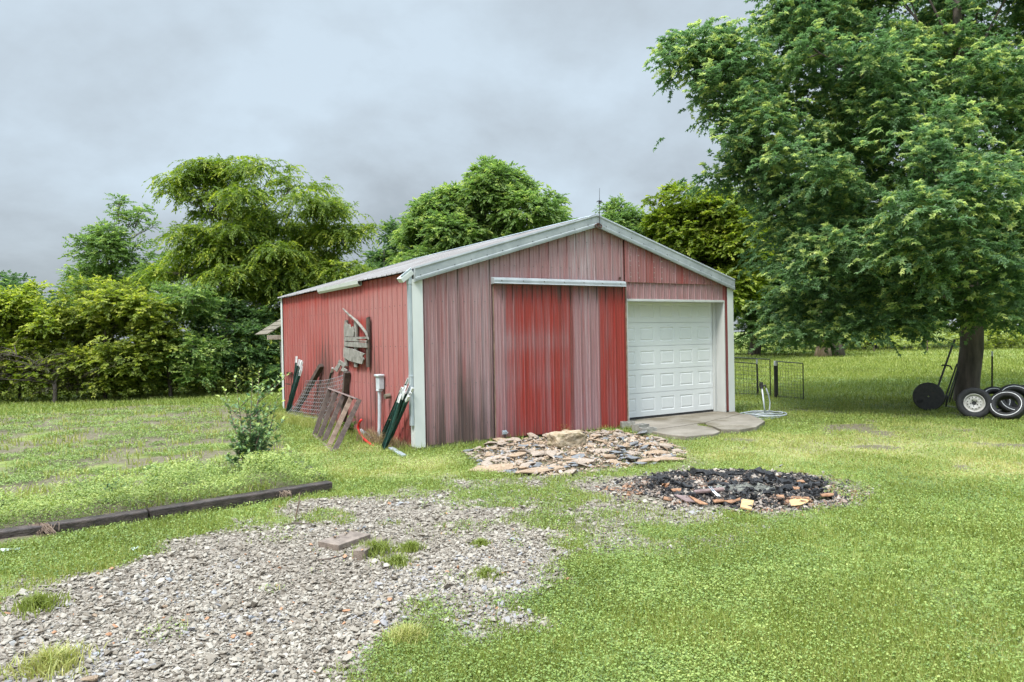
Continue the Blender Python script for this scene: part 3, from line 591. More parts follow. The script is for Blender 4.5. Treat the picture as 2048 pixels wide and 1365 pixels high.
# ------------------------------------------------------------------ grass, clover, weeds: ground cover nobody could count
def polar(n, d0, d1, a0=-57, a1=57):
    if (a0, a1) == (-57, 57): n = int(n*1.3)
    th = np.radians(RNG.uniform(a0, a1, n)); d = np.exp(RNG.uniform(math.log(d0), math.log(d1), n)); return d*np.sin(th), d*np.cos(th), d
def blades(name, x, y, h, wd, tint, mat, lean=.45, z=None, parent=None, seg=2, **k):
    n = len(x); a = RNG.uniform(0, 2*np.pi, n); la = RNG.uniform(0, 2*np.pi, n); ln = RNG.uniform(.1, 1, n)*lean*h
    z = gz(x, y) if z is None else z
    sx, sy = np.cos(a)*wd/2, np.sin(a)*wd/2; ox, oy = np.cos(la)*ln, np.sin(la)*ln
    if seg == 1:
        Vv = np.stack([np.stack([x-sx, y-sy, z], 1), np.stack([x+sx, y+sy, z], 1), np.stack([x+ox, y+oy, z+h], 1)], 1).reshape(-1, 3)
        F = np.arange(3*n).reshape(n, 3); tt = np.repeat(tint, 3)
    else:
        m1 = np.stack([x-sx*.8+ox*.35, y-sy*.8+oy*.35, z+h*.6], 1); m2 = np.stack([x+sx*.8+ox*.35, y+sy*.8+oy*.35, z+h*.6], 1)
        b1 = np.stack([x-sx, y-sy, z], 1); b2 = np.stack([x+sx, y+sy, z], 1); tp = np.stack([x+ox*1.2, y+oy*1.2, z+h*.95], 1)
        Vv = np.stack([b1, b2, m2, m1, tp], 1).reshape(-1, 3); I = np.arange(n)*5
        F = np.concatenate([np.stack([I, I+1, I+2], 1), np.stack([I, I+2, I+3], 1), np.stack([I+3, I+2, I+4], 1)]); tt = np.repeat(tint, 5)
    return npmesh(name, Vv, F, mat, dict(tint=tt), parent, **k)
def leafcloud(P, Dv, Nn, Ln, Wd, tint, kind='diamond', fold=.18):
    """arrays of leaves -> verts, quads, tint"""
    Dv = Dv/np.linalg.norm(Dv, axis=1, keepdims=True); Sv = np.cross(Dv, Nn); Sv /= np.linalg.norm(Sv, axis=1, keepdims=True)+1e-9; Nn = np.cross(Sv, Dv)
    Ln = Ln[:,None]; Wd = Wd[:,None]; n = len(P)
    if kind == 'diamond':
        vs = [P, P+Dv*Ln*.45+Sv*Wd*.5+Nn*Wd*fold, P+Dv*Ln-Nn*Ln*.08, P+Dv*Ln*.45-Sv*Wd*.5+Nn*Wd*fold]
        Vv = np.stack(vs, 1).reshape(-1, 3); F = np.arange(4*n).reshape(n, 4); return Vv, F, np.repeat(tint, 4)
    vs = [P, P+Dv*Ln*.42+Sv*Wd*.62-Nn*Wd*.12, P+Dv*Ln*.48+Sv*Wd*.17+Nn*Wd*.08, P+Dv*Ln-Nn*Ln*.15, P+Dv*Ln*.48-Sv*Wd*.17+Nn*Wd*.08, P+Dv*Ln*.42-Sv*Wd*.62-Nn*Wd*.12]
    Vv = np.stack(vs, 1).reshape(-1, 3); I = np.arange(n)*6
    F = np.concatenate([np.stack([I, I+1, I+2, I+3], 1), np.stack([I, I+3, I+4, I+5], 1)]); return Vv, F, np.repeat(tint, 6)
def rn(n, s=1.): return RNG.normal(0, s, n)
def cover(z, lawnonly=True):
    return np.clip(1 - z['gravel']*1.02 - z['thin']*.85 - z['ash']*.97 - .35*z['ashrim'] - z['apron'] - z['barn'] - z['pile']*.97 - z['dirt']*.9, 0, 1)
# clover and broad leaves of the lawn
x, y, d = polar(760000, 3.3, 30); z = zones(x, y); pk = cover(z)*(1-.85*z['bed'])*(1-.45*z['dry'])*(.42+.58*sstep(.34, .60, fbm(x, y, .9, 70)))
pk += (z['gravel'] > .5)*.10*sstep(.66, .72, fbm(x, y, .45, 71))*(d > 4.2); k = RNG.random(len(x)) < pk; x, y, d = x[k], y[k], d[k]; dry = z['dry'][k]; n = len(x)
hgt = RNG.uniform(.012, .045, n)*(1+.02*d); th = RNG.uniform(0, 6.28, n); sz = RNG.uniform(.008, .018, n)*(.75+d*.07)
P = np.stack([x, y, gz(x, y)+hgt], 1); Dv = np.stack([np.cos(th), np.sin(th), rn(n, .35)], 1); Nn = np.stack([rn(n, .35), rn(n, .35), np.ones(n)], 1)
ti = np.clip(.40 + .5*(fbm(x, y, 1.6, 72)-.5) + .35*(fbm(x, y, .25, 77)-.5) + rn(n, .17) + .25*dry, 0, 1)
Vv, F, tt = leafcloud(P, Dv, Nn, sz, sz*.95, ti, fold=.1)
npmesh('clover', Vv, F, MT['clover'], dict(tint=tt), kind='stuff', label='low bright green clover and broad leaves through the lawn')
# blades
x, y, d = polar(860000, 3.3, 50); z = zones(x, y); lg = sstep(.5, .62, fbm(x, y, .5, 73)); pk = cover(z)*(1-.8*z['bed'])*(.40+.60*sstep(.35, .6, fbm(x, y, .5, 73))); pk += (z['gravel'] > .5)*.05*sstep(.66, .72, fbm(x, y, .45, 71))*(d > 4.2)
k = RNG.random(len(x)) < pk; x, y, d, lg = x[k], y[k], d[k], lg[k]; dry = z['dry'][k]; n = len(x)
u, v = barn_uv(x, y); edge = np.exp(-np.abs(u+.15)/.25)*(v > -.3)*(v < BL) + .6*np.exp(-np.abs(v+.15)/.15)*(u > 0)*(u < 4.4)
h = RNG.uniform(.025, .075, n)*(1+.018*d)*(1+1.4*edge)*(1-.3*dry)*(1+.15*lg)*.85; ti = np.clip(.46 + .45*dry + .5*(fbm(x, y, 1.8, 74)-.5) + rn(n, .18), 0, 1)
blades('grass', x, y, h, .0035+.0007*d, ti, MT['grass'], .7, seg=1, kind='stuff', label='short green and straw coloured lawn grass')
# far meadow tufts
x, y, d = polar(150000, 20, 110); z = zones(x, y); k = (z['barn'] < .5); x, y, d = x[k], y[k], d[k]; n = len(x)
blades('grass', x, y, RNG.uniform(.05, .13, n)*(1+.006*d), .012+.0012*d, np.clip(.40+.5*(fbm(x, y, 3, 75)-.5)+rn(n, .12), 0, 1), MT['grass'], .8, seg=1, kind='stuff', label='far green meadow grass beyond the barn')
# the garden bed: sprouts over bare soil, lush ferny weeds along the timbers
T1 = G(666,984); T2 = G(299,1044); T3 = G(-60,1098)
def tdist(x, y):
    r = 1e9
    for a, b in ((T1, T2), (T2, T3), (T3, G(-500,1165))):
        ex, ey = b.x-a.x, b.y-a.y; t_ = np.clip(((x-a.x)*ex+(y-a.y)*ey)/(ex*ex+ey*ey), 0, 1); r = np.minimum(r, np.hypot(x-a.x-t_*ex, y-a.y-t_*ey))
    return r
x, y, d = polar(420000, 5, 22, -44, -8); z = zones(x, y); td = tdist(x, y); lush = sstep(1.6, .95, td + (fbm(x, y, .6, 80)-.5)*.9)
pk = (z['bed'] > .3)*np.clip(lush*1.0 + sstep(.8, .4, td) + .85*sstep(.42, .60, fbm(x, y, .5, 81)), 0, 1)*(td > .13); k = RNG.random(len(x)) < pk; x, y, d, lush, td = x[k], y[k], d[k], lush[k], td[k]; n = len(x)
clump = sstep(.45, .62, fbm(x, y, .28, 82)); hmax = (.03 + .04*clump) + lush*(.12+.22*clump) + .05*sstep(.7, .3, td)*np.clip((td-.05)/.2, .6, 1)
th = RNG.uniform(0, 6.28, n); sz = RNG.uniform(.016, .034, n)*(.8+d*.05); hz = RNG.random(n)**.6*hmax
P = np.stack([x, y, gz(x, y)+.05+hz], 1); Dv = np.stack([np.cos(th), np.sin(th), .5+rn(n, .4)], 1); Nn = np.stack([rn(n, .4), rn(n, .4), np.ones(n)], 1)
Vv, F, tt = leafcloud(P, Dv, Nn, sz, sz*.42, np.clip(.26+.10*lush+.42*hz/(hmax+.01)*(.6+.4*lush)+rn(n, .15), 0, 1), fold=.1)
npmesh('bed_weeds', Vv, F, MT['clover'], dict(tint=tt), kind='stuff', label='lush ferny green weeds growing behind the black timbers')
x, y, d = polar(30000, 5, 24, -44, -8); z = zones(x, y); k = (z['bed'] > .6) & (fbm(x, y, .35, 83) > .57) & (tdist(x, y) > .2); x, y, d = x[k], y[k], d[k]; n = len(x)
blades('bed_sprouts', x, y, RNG.uniform(.04, .15, n), .007+.0008*d, np.clip(.62+rn(n, .15), 0, 1), MT['grass'], .6, z=gz(x, y)+.05, kind='stuff', label='upright grassy sprouts over the bare garden soil')

# ------------------------------------------------------------------ gravel
def hulls(k, npt, flat=1., seed=3):
    rs = np.random.default_rng(seed); out = []
    for i in range(k):
        bm = bmesh.new(); v = rs.normal(size=(npt, 3)); v /= np.linalg.norm(v, axis=1, keepdims=True); v *= rs.uniform(.75, 1.05, (npt, 1)); v[:, 2] *= flat; v[:, 0] *= rs.uniform(.9, 1.35)
        for q in v: bm.verts.new(q)
        r = bmesh.ops.convex_hull(bm, input=bm.verts); bmesh.ops.delete(bm, geom=[e for e in r['geom_interior'] if isinstance(e, bmesh.types.BMVert)], context='VERTS')
        bmesh.ops.triangulate(bm, faces=bm.faces); bm.verts.index_update(); bmesh.ops.recalc_face_normals(bm, faces=bm.faces)
        out.append((np.array([q.co[:] for q in bm.verts]), np.array([[q.index for q in f.verts] for f in bm.faces]))); bm.free()
    return out
def stones(x, y, z, r, tint, shapes, tilt=.35):
    VV, FF, TT = [], [], []; base = 0; idx = RNG.integers(0, len(shapes), len(x))
    for i, (sv, sf) in enumerate(shapes):
        k = idx == i; n = k.sum()
        if not n: continue
        a = RNG.uniform(0, 6.283, n); tx, ty = rn(n, tilt), rn(n, tilt); sc = np.stack([RNG.uniform(.75, 1.25, n), RNG.uniform(.7, 1.1, n), RNG.uniform(.6, 1., n)], 1)*r[k][:,None]
        p_ = sv[None]*sc[:,None]; c, s = np.cos(tx)[:,None], np.sin(tx)[:,None]; p_ = np.stack([p_[...,0], p_[...,1]*c-p_[...,2]*s, p_[...,1]*s+p_[...,2]*c], -1)
        c, s = np.cos(ty)[:,None], np.sin(ty)[:,None]; p_ = np.stack([p_[...,0]*c+p_[...,2]*s, p_[...,1], -p_[...,0]*s+p_[...,2]*c], -1)
        c, s = np.cos(a)[:,None], np.sin(a)[:,None]; p_ = np.stack([p_[...,0]*c-p_[...,1]*s, p_[...,0]*s+p_[...,1]*c, p_[...,2]], -1)
        p_ += np.stack([x[k], y[k], z[k]], 1)[:,None]; VV.append(p_.reshape(-1, 3)); FF.append((sf[None] + (np.arange(n)*len(sv))[:,None,None] + base).reshape(-1, 3)); TT.append(np.repeat(tint[k], len(sv))); base += n*len(sv)
    return np.concatenate(VV), np.concatenate(FF), np.concatenate(TT)
SH = hulls(10, 11, .6)
x, y, d = polar(230000, 3.3, 13, -43, 30); z = zones(x, y); dens = z['gravel']*np.clip(1.3-d*.04, .3, 1)*(.62+.38*sstep(.30, .50, fbm(x, y, .55, 68))) + z['thin']*.55 + .10*z['ashrim']*(1-z['ash']) + .03*(z['bed'] > .5)
dens *= (z['apron']+z['barn'] < .3); k = RNG.random(len(x)) < dens; x, y, d = x[k], y[k], d[k]; n = len(x)
r = np.exp(rn(n, .48))*.0095*(.85+.035*d); r = np.clip(r, .005, .034)
Vv, F, tt = stones(x, y, gz(x, y)+r*RNG.uniform(-.1, .9, n), r, np.where(RNG.random(n) < .008, 1.0, np.clip(RNG.random(n)**.8*(.62+.70*fbm(x, y, .8, 67)), 0, .96)), SH)
npmesh('gravel', Vv, F, MT['gravel'], dict(tint=tt), kind='stuff', label='loose pale crushed gravel of the driveway')

# ------------------------------------------------------------------ trees
def shape_noise(P, sc, s=0):
    return (vn(P[:,0]+P[:,2]*.37, P[:,1]-P[:,2]*.61, sc, s) + vn(P[:,0]*.8-P[:,2], P[:,2]+P[:,1]*.5, sc, s+5))/2
def foliage(lobes, dens, k, leaf, twig, droop=.25, light=.25, kind='diamond', aspect=.5, gap=.40, shell=.45, spread=.9, gs=.9, flat=0.0):
    Ps, Os = [], []
    for (c, r) in lobes:
        area = 4*math.pi*((r[0]*r[1])**1.6/3+(r[0]*r[2])**1.6/3+(r[1]*r[2])**1.6/3)**(1/1.6); n = max(8, int(area*dens))
        o = RNG.normal(size=(n, 3)); o /= np.linalg.norm(o, axis=1, keepdims=True); o[:,2] = np.where(o[:,2] < -.55, -o[:,2], o[:,2])
        rad = 1 - RNG.random(n)**1.7*shell*1.4; rad = rad*(1 + rn(n, .07)) + .55*(shape_noise(o*2.2+np.array(c)*3, .8, 3)-.5)
        Ps.append(np.array(c) + o*np.array(r)*rad[:,None]); Os.append(o)
    P = np.concatenate(Ps); O = np.concatenate(Os); kk = shape_noise(P, gs, 11) + rn(len(P), .05) > gap; P, O = P[kk], O[kk]; ns = len(P)
    dv = O*.75 + RNG.normal(0, .45, (ns, 3)); dv[:,2] = dv[:,2]*(1-flat)*.6 + .12; dv /= np.linalg.norm(dv, axis=1, keepdims=True)
    t = (np.arange(k)+RNG.random((ns, k)))/k; tl = twig*RNG.uniform(.6, 1.25, ns)
    Q = P[:,None] + dv[:,None]*(t*tl[:,None])[...,None]; Q[...,2] -= droop*(t**2)*tl[:,None]*1.1
    sd = np.cross(dv, [0,0,1.]); sd /= np.linalg.norm(sd, axis=1, keepdims=True)+1e-6; sg = np.where(np.arange(k) % 2 == 0, 1, -1)*spread
    Dl = dv[:,None]*(.45+t[...,None]*.8) + sd[:,None]*sg[None,:,None]*(1.1-t[...,None]*.6) + RNG.normal(0, .28, (ns, k, 3)); Dl[...,2] -= droop*(.5+t)
    Nl = RNG.normal(0, .55, (ns, k, 3)) + np.array([0, 0, .9]) + O[:,None]*.45
    L_ = leaf*RNG.uniform(.65, 1.25, (ns, k))*(1.05-.25*t)
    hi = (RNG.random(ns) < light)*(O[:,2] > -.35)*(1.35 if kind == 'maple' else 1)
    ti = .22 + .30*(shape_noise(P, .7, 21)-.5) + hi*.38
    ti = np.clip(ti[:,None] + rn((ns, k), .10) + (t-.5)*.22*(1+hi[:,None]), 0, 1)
    return leafcloud(Q.reshape(-1, 3), Dl.reshape(-1, 3), Nl.reshape(-1, 3), L_.ravel(), L_.ravel()*aspect, ti.ravel(), kind), P
DS = 1.0
def LB(l): k_ = DS*1288.2/FPX; return [(tuple(D(px, py, dd*DS)), (rx*k_, ry*k_, rz*k_)) for px, py, dd, rx, ry, rz in l]
def limbs(base, tr, th, lobes, P, twigs=5, lean=(0, 0), tw=.012, forks=None, sag=.0, nn=10):
    mb = MB(); b = Vector(base); top = b + Vector((lean[0], lean[1], th))
    zmax = max(c[2] for c, r in lobes); 
    spine = [b + (top-b)*s + Vector((math.sin(s*5+b.x)*tr*.25, math.cos(s*4)*tr*.2, 0)) for s in (0, .06, .2, .45, .75, 1)]
    mb.tube(spine, [tr*1.12, tr*1.02, tr*.97, tr*.94, tr*.90, tr*.85], nn)
    cen = sum((Vector(c) for c, r in lobes), Vector())/len(lobes); cen.z = max(c[2] for c, r in lobes)
    cen = Vector((b.x*.5+cen.x*.5, b.y*.5+cen.y*.5, cen.z*.92)); lead = [top, top.lerp(cen, .35) + Vector((random.uniform(-.2,.2), random.uniform(-.2,.2), 0)), top.lerp(cen, .7), cen]
    mb.tube(lead, [tr*.8, tr*.55, tr*.3, tr*.06], 8)
    P = np.asarray(P)
    pick = list(range(len(lobes)))
    if len(pick) > 16: random.shuffle(pick); pick = pick[:16]
    for c, r in [lobes[i] for i in pick]:
        c = Vector(c); s = max(0, min(.8, (c.z - top.z)/max(.5, cen.z-top.z)*.6)); st = top.lerp(cen, s*.8) if c.z > top.z else b.lerp(top, max(.45, min(1, (c.z-b.z)/th)))
        rr = tr*random.uniform(.14, .26)*(1-.4*s); mid = st.lerp(c, .5) + Vector((random.uniform(-.15,.15), random.uniform(-.15,.15), (c-st).length*random.uniform(.04, .16)))
        mb.tube([st, st.lerp(mid, .5)+Vector((0,0,.04)), mid, c], [rr, rr*.8, rr*.55, rr*.25], 6)
        dd = np.linalg.norm((P-np.array(c))/np.array(r), axis=1); near_ = np.where(dd < 1.15)[0]
        if len(near_):
            for q in RNG.choice(near_, min(twigs, len(near_)), replace=False):
                e = Vector(P[q]); a = mid.lerp(c, random.random()); m_ = a.lerp(e, .5)+Vector((random.uniform(-.08,.08), random.uniform(-.08,.08), .05))
                mb.tube([a, m_, e], [rr*.28+tw*.3, tw*.9, tw*.35], 4, cap=False)
    return mb
def tree(name, label, cat, base, tr, th, lobes, mat, dens, k, leaf, twig, bark='bark', twigs=5, lean=(0,0), group=None, tw=.012, trunk=True, **kw):
    tr *= DS; th *= DS; dens /= DS**2; leaf *= DS; twig *= DS; tw *= DS; base = D(base[3], base[4], base[2]*DS) if len(base) == 5 else base
    root = empty(name, (base[0], base[1], 0), 0, label=label, cat=cat, group=group); off = np.array([base[0], base[1], 0])
    (Vv, F, tt), P = foliage(lobes, dens, k, leaf, twig, **kw)
    npmesh('crown', Vv-off, F, MT[mat], dict(tint=tt), root)
    if trunk:
        mb = limbs((base[0], base[1], -.05), tr, th, lobes, P, twigs, lean, tw); mb.v = [(a-base[0], b-base[1], c) for a, b, c in mb.v]
        mb.build('trunk', MT[bark], root, smooth=True)
    return root
def fill(poly, dist_, rp, dd_=.8, flat=.8, dens=1.0, rj=.2, dfun=None):
    """lobes filling an outline: outline points give directions, each lobe gets its own distance and true size"""
    dist = dist_*DS; dd = dd_*DS
    xs = [p[0] for p in poly]; ys = [p[1] for p in poly]; out = []; st = rp*1.05/dens; row = 0; yy = min(ys)+rp*.5
    while yy < max(ys):
        xx = min(xs) + (row % 2)*st*.5
        while xx < max(xs)+1:
            jx, jy = xx+RNG.uniform(-.25, .25)*st, yy+RNG.uniform(-.25, .25)*st; s_ = float(sdist(poly, np.array([jx]), np.array([jy]))[0])
            if s_ > rp*.35:
                r_ = rp*(1+RNG.uniform(-rj, rj))*min(1, .55+s_/rp*.45); d = dist + RNG.uniform(-dd, dd) + (dfun(jx, jy)*DS if dfun else 0); m_ = r_*d/FPX
                out.append((tuple(D(jx, jy, d)), (m_*1.1, m_*1.1, m_*flat)))
            xx += st
        yy += st*.9; row += 1
    return out
DS = 1.10; TM = G(1940, 806)
maple_out = [(1700,-330),(1560,-120),(1500,5),(1440,50),(1355,85),(1340,140),(1348,190),(1328,270),(1345,300),(1385,330),(1372,350),(1420,400),(1500,410),(1540,470),(1470,520),(1540,560),(1505,610),(1560,640),(1570,705),(1660,712),(1720,680),(1830,700),(1905,680),(1960,672),(2010,668),(2100,690),(2300,640),(2400,300),(2300,-200),(2000,-400)]
def mdf(x, y): return -2.6*math.exp(-((x-1900)/260)**2-((y-450)/230)**2) + (1.2 if y < 100 else 0)
ml = fill([(1930+(x-1930)*1.03, 300+(y-300)*1.01) for x, y in maple_out], 15.4, 56, 1.1, .88, 1.0, dfun=mdf)
ml += fill([(1600,-200),(1480,100),(1460,350),(1560,520),(1700,600),(2200,620),(2300,-200)], 17.8, 110, 1.0, .8, .9)
ml += LB([(1400,150,15.4,.75,.9,.6),(1405,215,15.4,.6,.8,.5),(1400,270,15.4,.5,.7,.4),(1425,290,15.2,.8,.9,.6),(1450,205,15.2,.9,1,.7),(1455,120,15.4,.8,.9,.6),(1500,80,15.4,.9,1,.7),(1545,25,15.5,1,1,.8),(1490,270,15.0,.9,1,.7),(1480,350,15.6,.8,.9,.6),(1430,370,15.8,.5,.6,.4)])
ml += LB([(1865,560,12.9,.7,.7,.5),(1900,640,13.4,.7,.8,.3),(1980,640,13.2,.6,.7,.35),(1700,668,13.9,.8,.9,.3),(1600,672,14.4,.7,.8,.3),(1800,668,13.8,.7,.9,.25)])
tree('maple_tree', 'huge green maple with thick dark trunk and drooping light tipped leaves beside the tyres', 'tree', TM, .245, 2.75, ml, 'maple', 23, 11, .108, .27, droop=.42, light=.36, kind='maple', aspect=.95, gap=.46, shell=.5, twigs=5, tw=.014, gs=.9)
DS = 1.32; TL = (0, 0, 21.5, 530, 775)
loc_out = [(335,385),(375,325),(440,325),(470,352),(520,330),(600,355),(645,400),(700,410),(748,450),(730,470),(715,500),(745,540),(740,640),(600,700),(560,790),(470,760),(440,660),(350,640),(275,560),(290,535),(340,520),(350,460),(345,440),(395,425)]
ll = fill(loc_out, 20.8, 44, 1.0, .42, 1.0) + fill([(420,450),(700,450),(740,560),(720,660),(520,720),(400,640)], 22.6, 70, .8, .7, .9)
ll += LB([(375,362,20.6,.75,.8,.25),(350,385,20.5,.4,.5,.15),(425,340,21,.9,1,.3),(520,345,21,1.1,1.1,.35),(590,370,21,1.0,1,.35),(655,415,21,.6,.8,.25),(700,430,21,.7,.7,.2),(735,462,21,.35,.5,.15)])
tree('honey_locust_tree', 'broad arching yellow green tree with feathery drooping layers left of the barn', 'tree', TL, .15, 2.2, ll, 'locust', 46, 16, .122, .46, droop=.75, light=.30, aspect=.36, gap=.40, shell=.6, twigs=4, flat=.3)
group_b = 'shrubs and small trees along the left fence'
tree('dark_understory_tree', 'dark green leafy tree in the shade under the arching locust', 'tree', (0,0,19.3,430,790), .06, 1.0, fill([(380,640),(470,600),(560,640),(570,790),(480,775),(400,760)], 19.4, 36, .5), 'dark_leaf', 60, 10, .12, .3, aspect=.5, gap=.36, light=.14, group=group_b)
tree('tall_thin_tree', 'tall sparse tree with bare spiky top branches at the left', 'tree', (0,0,25,225,760), .10, 2.5, LB([(238,405,25,.30,.3,.16),(262,445,25,.35,.4,.2),(232,432,25,.2,.3,.2),(290,430,25,.45,.4,.2),(305,455,25,.35,.4,.2),(280,490,25,.3,.3,.3),(140,490,25,.35,.4,.2)]) + fill([(125,485),(200,455),(260,465),(330,520),(330,640),(160,640),(150,540)], 24.6, 42, .8, .75), 'walnut', 44, 11, .135, .34, aspect=.42, gap=.43, light=.12, twigs=6)
tree('yellow_bush', 'bright yellow green bush at the far left edge', 'bush', (0,0,17.6,40,800), .04, .8, fill([(-120,600),(0,570),(90,575),(135,640),(125,780),(50,790),(-120,790)], 17.7, 34, .5), 'yellow_leaf', 84, 10, .095, .26, aspect=.62, gap=.37, light=.55, group=group_b, twigs=3)
tree('vine_covered_bush', 'wide mounded bush draped in yellow green vines beside the yellow bush', 'bush', (0,0,17.8,210,795), .05, 1.1, fill([(90,640),(150,575),(240,565),(320,590),(345,690),(335,780),(200,790),(110,785)], 17.9, 36, .6), 'scrub', 84, 10, .10, .28, aspect=.66, gap=.38, light=.5, group=group_b, twigs=3)
tree('leafy_thicket', 'light green leafy thicket right of the vine covered bush', 'bush', (0,0,18,340,795), .05, 1.0, fill([(300,570),(380,550),(430,600),(440,700),(400,775),(250,790),(290,700)], 18.5, 34, .7), 'walnut', 72, 10, .105, .28, aspect=.5, gap=.38, light=.42, group=group_b, twigs=3)
tree('purple_shrub', 'dark purple brown twiggy shrub at the foot of the left bushes', 'bush', (0,0,16.9,110,805), .05, .5, fill([(-120,710),(60,690),(240,700),(280,770),(150,790),(-120,790)], 17.0, 32, .4), 'red_shrub', 14, 9, .08, .3, aspect=.4, gap=.45, light=.14, twigs=12, group=group_b, tw=.014)
tree('undergrowth_bush', 'low green undergrowth bush along the fence between thicket and barn', 'bush', (0,0,19,410,800), .03, .3, fill([(-150,765),(0,760),(250,755),(400,745),(570,740),(575,790),(450,792),(250,805),(0,815),(-150,820)], 18.1, 20, .3, dfun=lambda x, y: (x-250)*.0035), 'scrub', 44, 8, .085, .22, aspect=.35, gap=.36, light=.3, group=group_b, twigs=1)
DS = 1.5
tree('distant_tree', 'far dark rounded tree on the horizon at the extreme left', 'tree', (0,0,60,15,640), .4, 2, fill([(-200,590),(-60,560),(0,548),(60,565),(75,600),(150,575),(200,600),(200,680),(-200,680)], 60, 30, 2), 'dark_leaf', 5, 10, .30, .8, aspect=.6, gap=.28, light=.1, twigs=1, tw=.03)
DS = 1.0
tree('background_tree', 'tall green tree rising behind the middle of the barn roof', 'tree', (0,0,33,965,650), .26, 3.5, fill([(800,500),(850,395),(930,395),(950,335),(1030,335),(1060,385),(1105,385),(1125,410),(1105,430),(1145,450),(1150,600),(800,620),(785,560)], 33, 40, 1.6, .85) + LB([(1050,385,33,.7,.8,.5),(1075,405,33,.7,.8,.5),(1100,425,33,.6,.7,.5),(1030,365,33,.6,.7,.5),(990,360,33,.7,.8,.5),(1020,400,33,.9,1,.7),(925,400,33,.6,.7,.5),(900,395,33,.6,.7,.4),(870,410,33,.6,.7,.4),(850,440,33,.7,.8,.5),(830,470,33,.7,.8,.5),(1065,440,33,.9,1,.7),(940,440,33,.9,1,.7),(975,340,33,.5,.5,.4),(1100,400,33,.5,.6,.25),(960,355,33,.6,.6,.4)]), 'walnut', 30, 12, .22, .55, droop=.4, aspect=.42, gap=.37, light=.30, twigs=4, tw=.02)
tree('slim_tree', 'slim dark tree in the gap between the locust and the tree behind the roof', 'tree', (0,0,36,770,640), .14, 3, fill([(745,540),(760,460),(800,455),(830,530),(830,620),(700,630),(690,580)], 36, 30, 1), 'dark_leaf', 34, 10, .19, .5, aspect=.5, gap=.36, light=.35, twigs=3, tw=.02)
DS = 1.25
sx = LB([(1243,415,38,.6,.7,.5),(1262,455,38,.9,1,.8),(1228,450,38,.6,.7,.5),(1280,490,38,1,1,.9),(1245,500,38,1,1,.9)])
tree('slender_tree', 'slender green tree just right of the weather vane', 'tree', (0,0,38,1250,640), .18, 3, fill([(1205,430),(1240,385),(1270,405),(1295,470),(1330,600),(1200,620)], 38, 28, 1) + sx, 'walnut', 32, 10, .21, .5, aspect=.4, gap=.38, light=.15, twigs=3, tw=.02)
tree('lime_green_tree', 'lime green tree above the right slope of the barn roof', 'tree', (0,0,36,1370,650), .22, 3, fill([(1290,400),(1350,375),(1430,385),(1500,420),(1540,480),(1540,620),(1300,620),(1290,500),(1320,440)], 36, 38, 1.2) + LB([(1305,402,36,.5,.6,.35),(1345,388,36,.6,.7,.4),(1385,398,36,.7,.8,.5),(1430,400,36,.8,.9,.5),(1470,415,36,.8,.9,.5),(1320,450,36,.8,.9,.6),(1370,440,36,1,1,.7)]), 'yellow_leaf', 28, 11, .21, .45, aspect=.6, gap=.40, light=.24, twigs=3, tw=.02)
DS = 1.75
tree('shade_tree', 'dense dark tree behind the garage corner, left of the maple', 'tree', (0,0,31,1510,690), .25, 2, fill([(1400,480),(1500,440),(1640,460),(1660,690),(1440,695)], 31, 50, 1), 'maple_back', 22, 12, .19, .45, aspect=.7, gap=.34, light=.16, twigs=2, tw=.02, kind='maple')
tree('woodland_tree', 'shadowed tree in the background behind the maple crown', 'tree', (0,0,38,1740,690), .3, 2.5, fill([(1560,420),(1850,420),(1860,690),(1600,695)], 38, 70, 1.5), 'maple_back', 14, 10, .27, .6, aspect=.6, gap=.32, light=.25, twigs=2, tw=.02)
tree('woodland_tree', 'pale green tree in the background right of the maple trunk', 'tree', (0,0,40,1990,690), .3, 2.5, fill([(1820,440),(2250,440),(2300,690),(1830,688)], 40, 70, 1.5), 'walnut', 14, 10, .27, .6, aspect=.5, gap=.32, light=.5, twigs=2, tw=.02)
DS = 1.9
tree('hedge_bush', 'low bright hedge at the meadow edge behind the wire pen', 'bush', (0,0,30,1500,700), .04, .2, fill([(1400,680),(1600,683),(1640,705),(1420,708)], 30, 16, .4), 'walnut', 26, 8, .12, .22, aspect=.6, gap=.3, light=.45, twigs=1)
tree('roadside_scrub', 'pale dry scrub at the far right edge beyond the meadow', 'bush', (0,0,32,2020,700), .04, .2, fill([(1600,672),(1700,664),(1900,655),(1990,640),(2300,630),(2350,705),(1990,700),(1800,696),(1640,698)], 31, 18, 1), 'scrub', 22, 8, .13, .25, aspect=.4, gap=.3, light=.8, twigs=1)
# old forked trunk in the shade behind the maple
DS = 1.65; ft = empty('old_tree', D(1652,712,29.5*DS), 0, label='old tree with pale brown fluted trunk showing beneath the maple leaves', cat='tree'); ft.location.z = 0
mb = MB(); mb.tube([(-.1,0,-.05),(-.08,0,.4),(-.06,.0,1.2),(-.2,.1,3)], [.36,.30,.26,.22], 10); mb.tube([(-.38,.1,-.05),(-.33,.1,.3),(-.2,.1,.9)], [.16,.12,.1], 8); mb.v = [(a*1.45, b_*1.45, c*1.45) for a, b_, c in mb.v]; mb.build('trunk', MT['bark_pale'], ft, smooth=True)
mb = MB(); mb.tube([(.62,.1,-.05),(.55,.1,.5),(.5,.1,1.3),(.5,.2,3)], [.34,.27,.24,.2], 10); mb.v = [(a*1.45, b_*1.45, c*1.45) for a, b_, c in mb.v]; mb.build('trunk', MT['bark'], ft, smooth=True)
(Vv, F, tt), P = foliage(LB([(1600,600,30,1.6,1.4,1),(1680,590,30,1.7,1.4,1),(1640,650,29.6,1.4,1.2,.4)]), 5, 11, .31, .8, light=.2, kind='maple', aspect=.7, gap=.36)
npmesh('crown', Vv-np.array(ft.location[:]), F, MT['maple_back'], dict(tint=tt), ft)

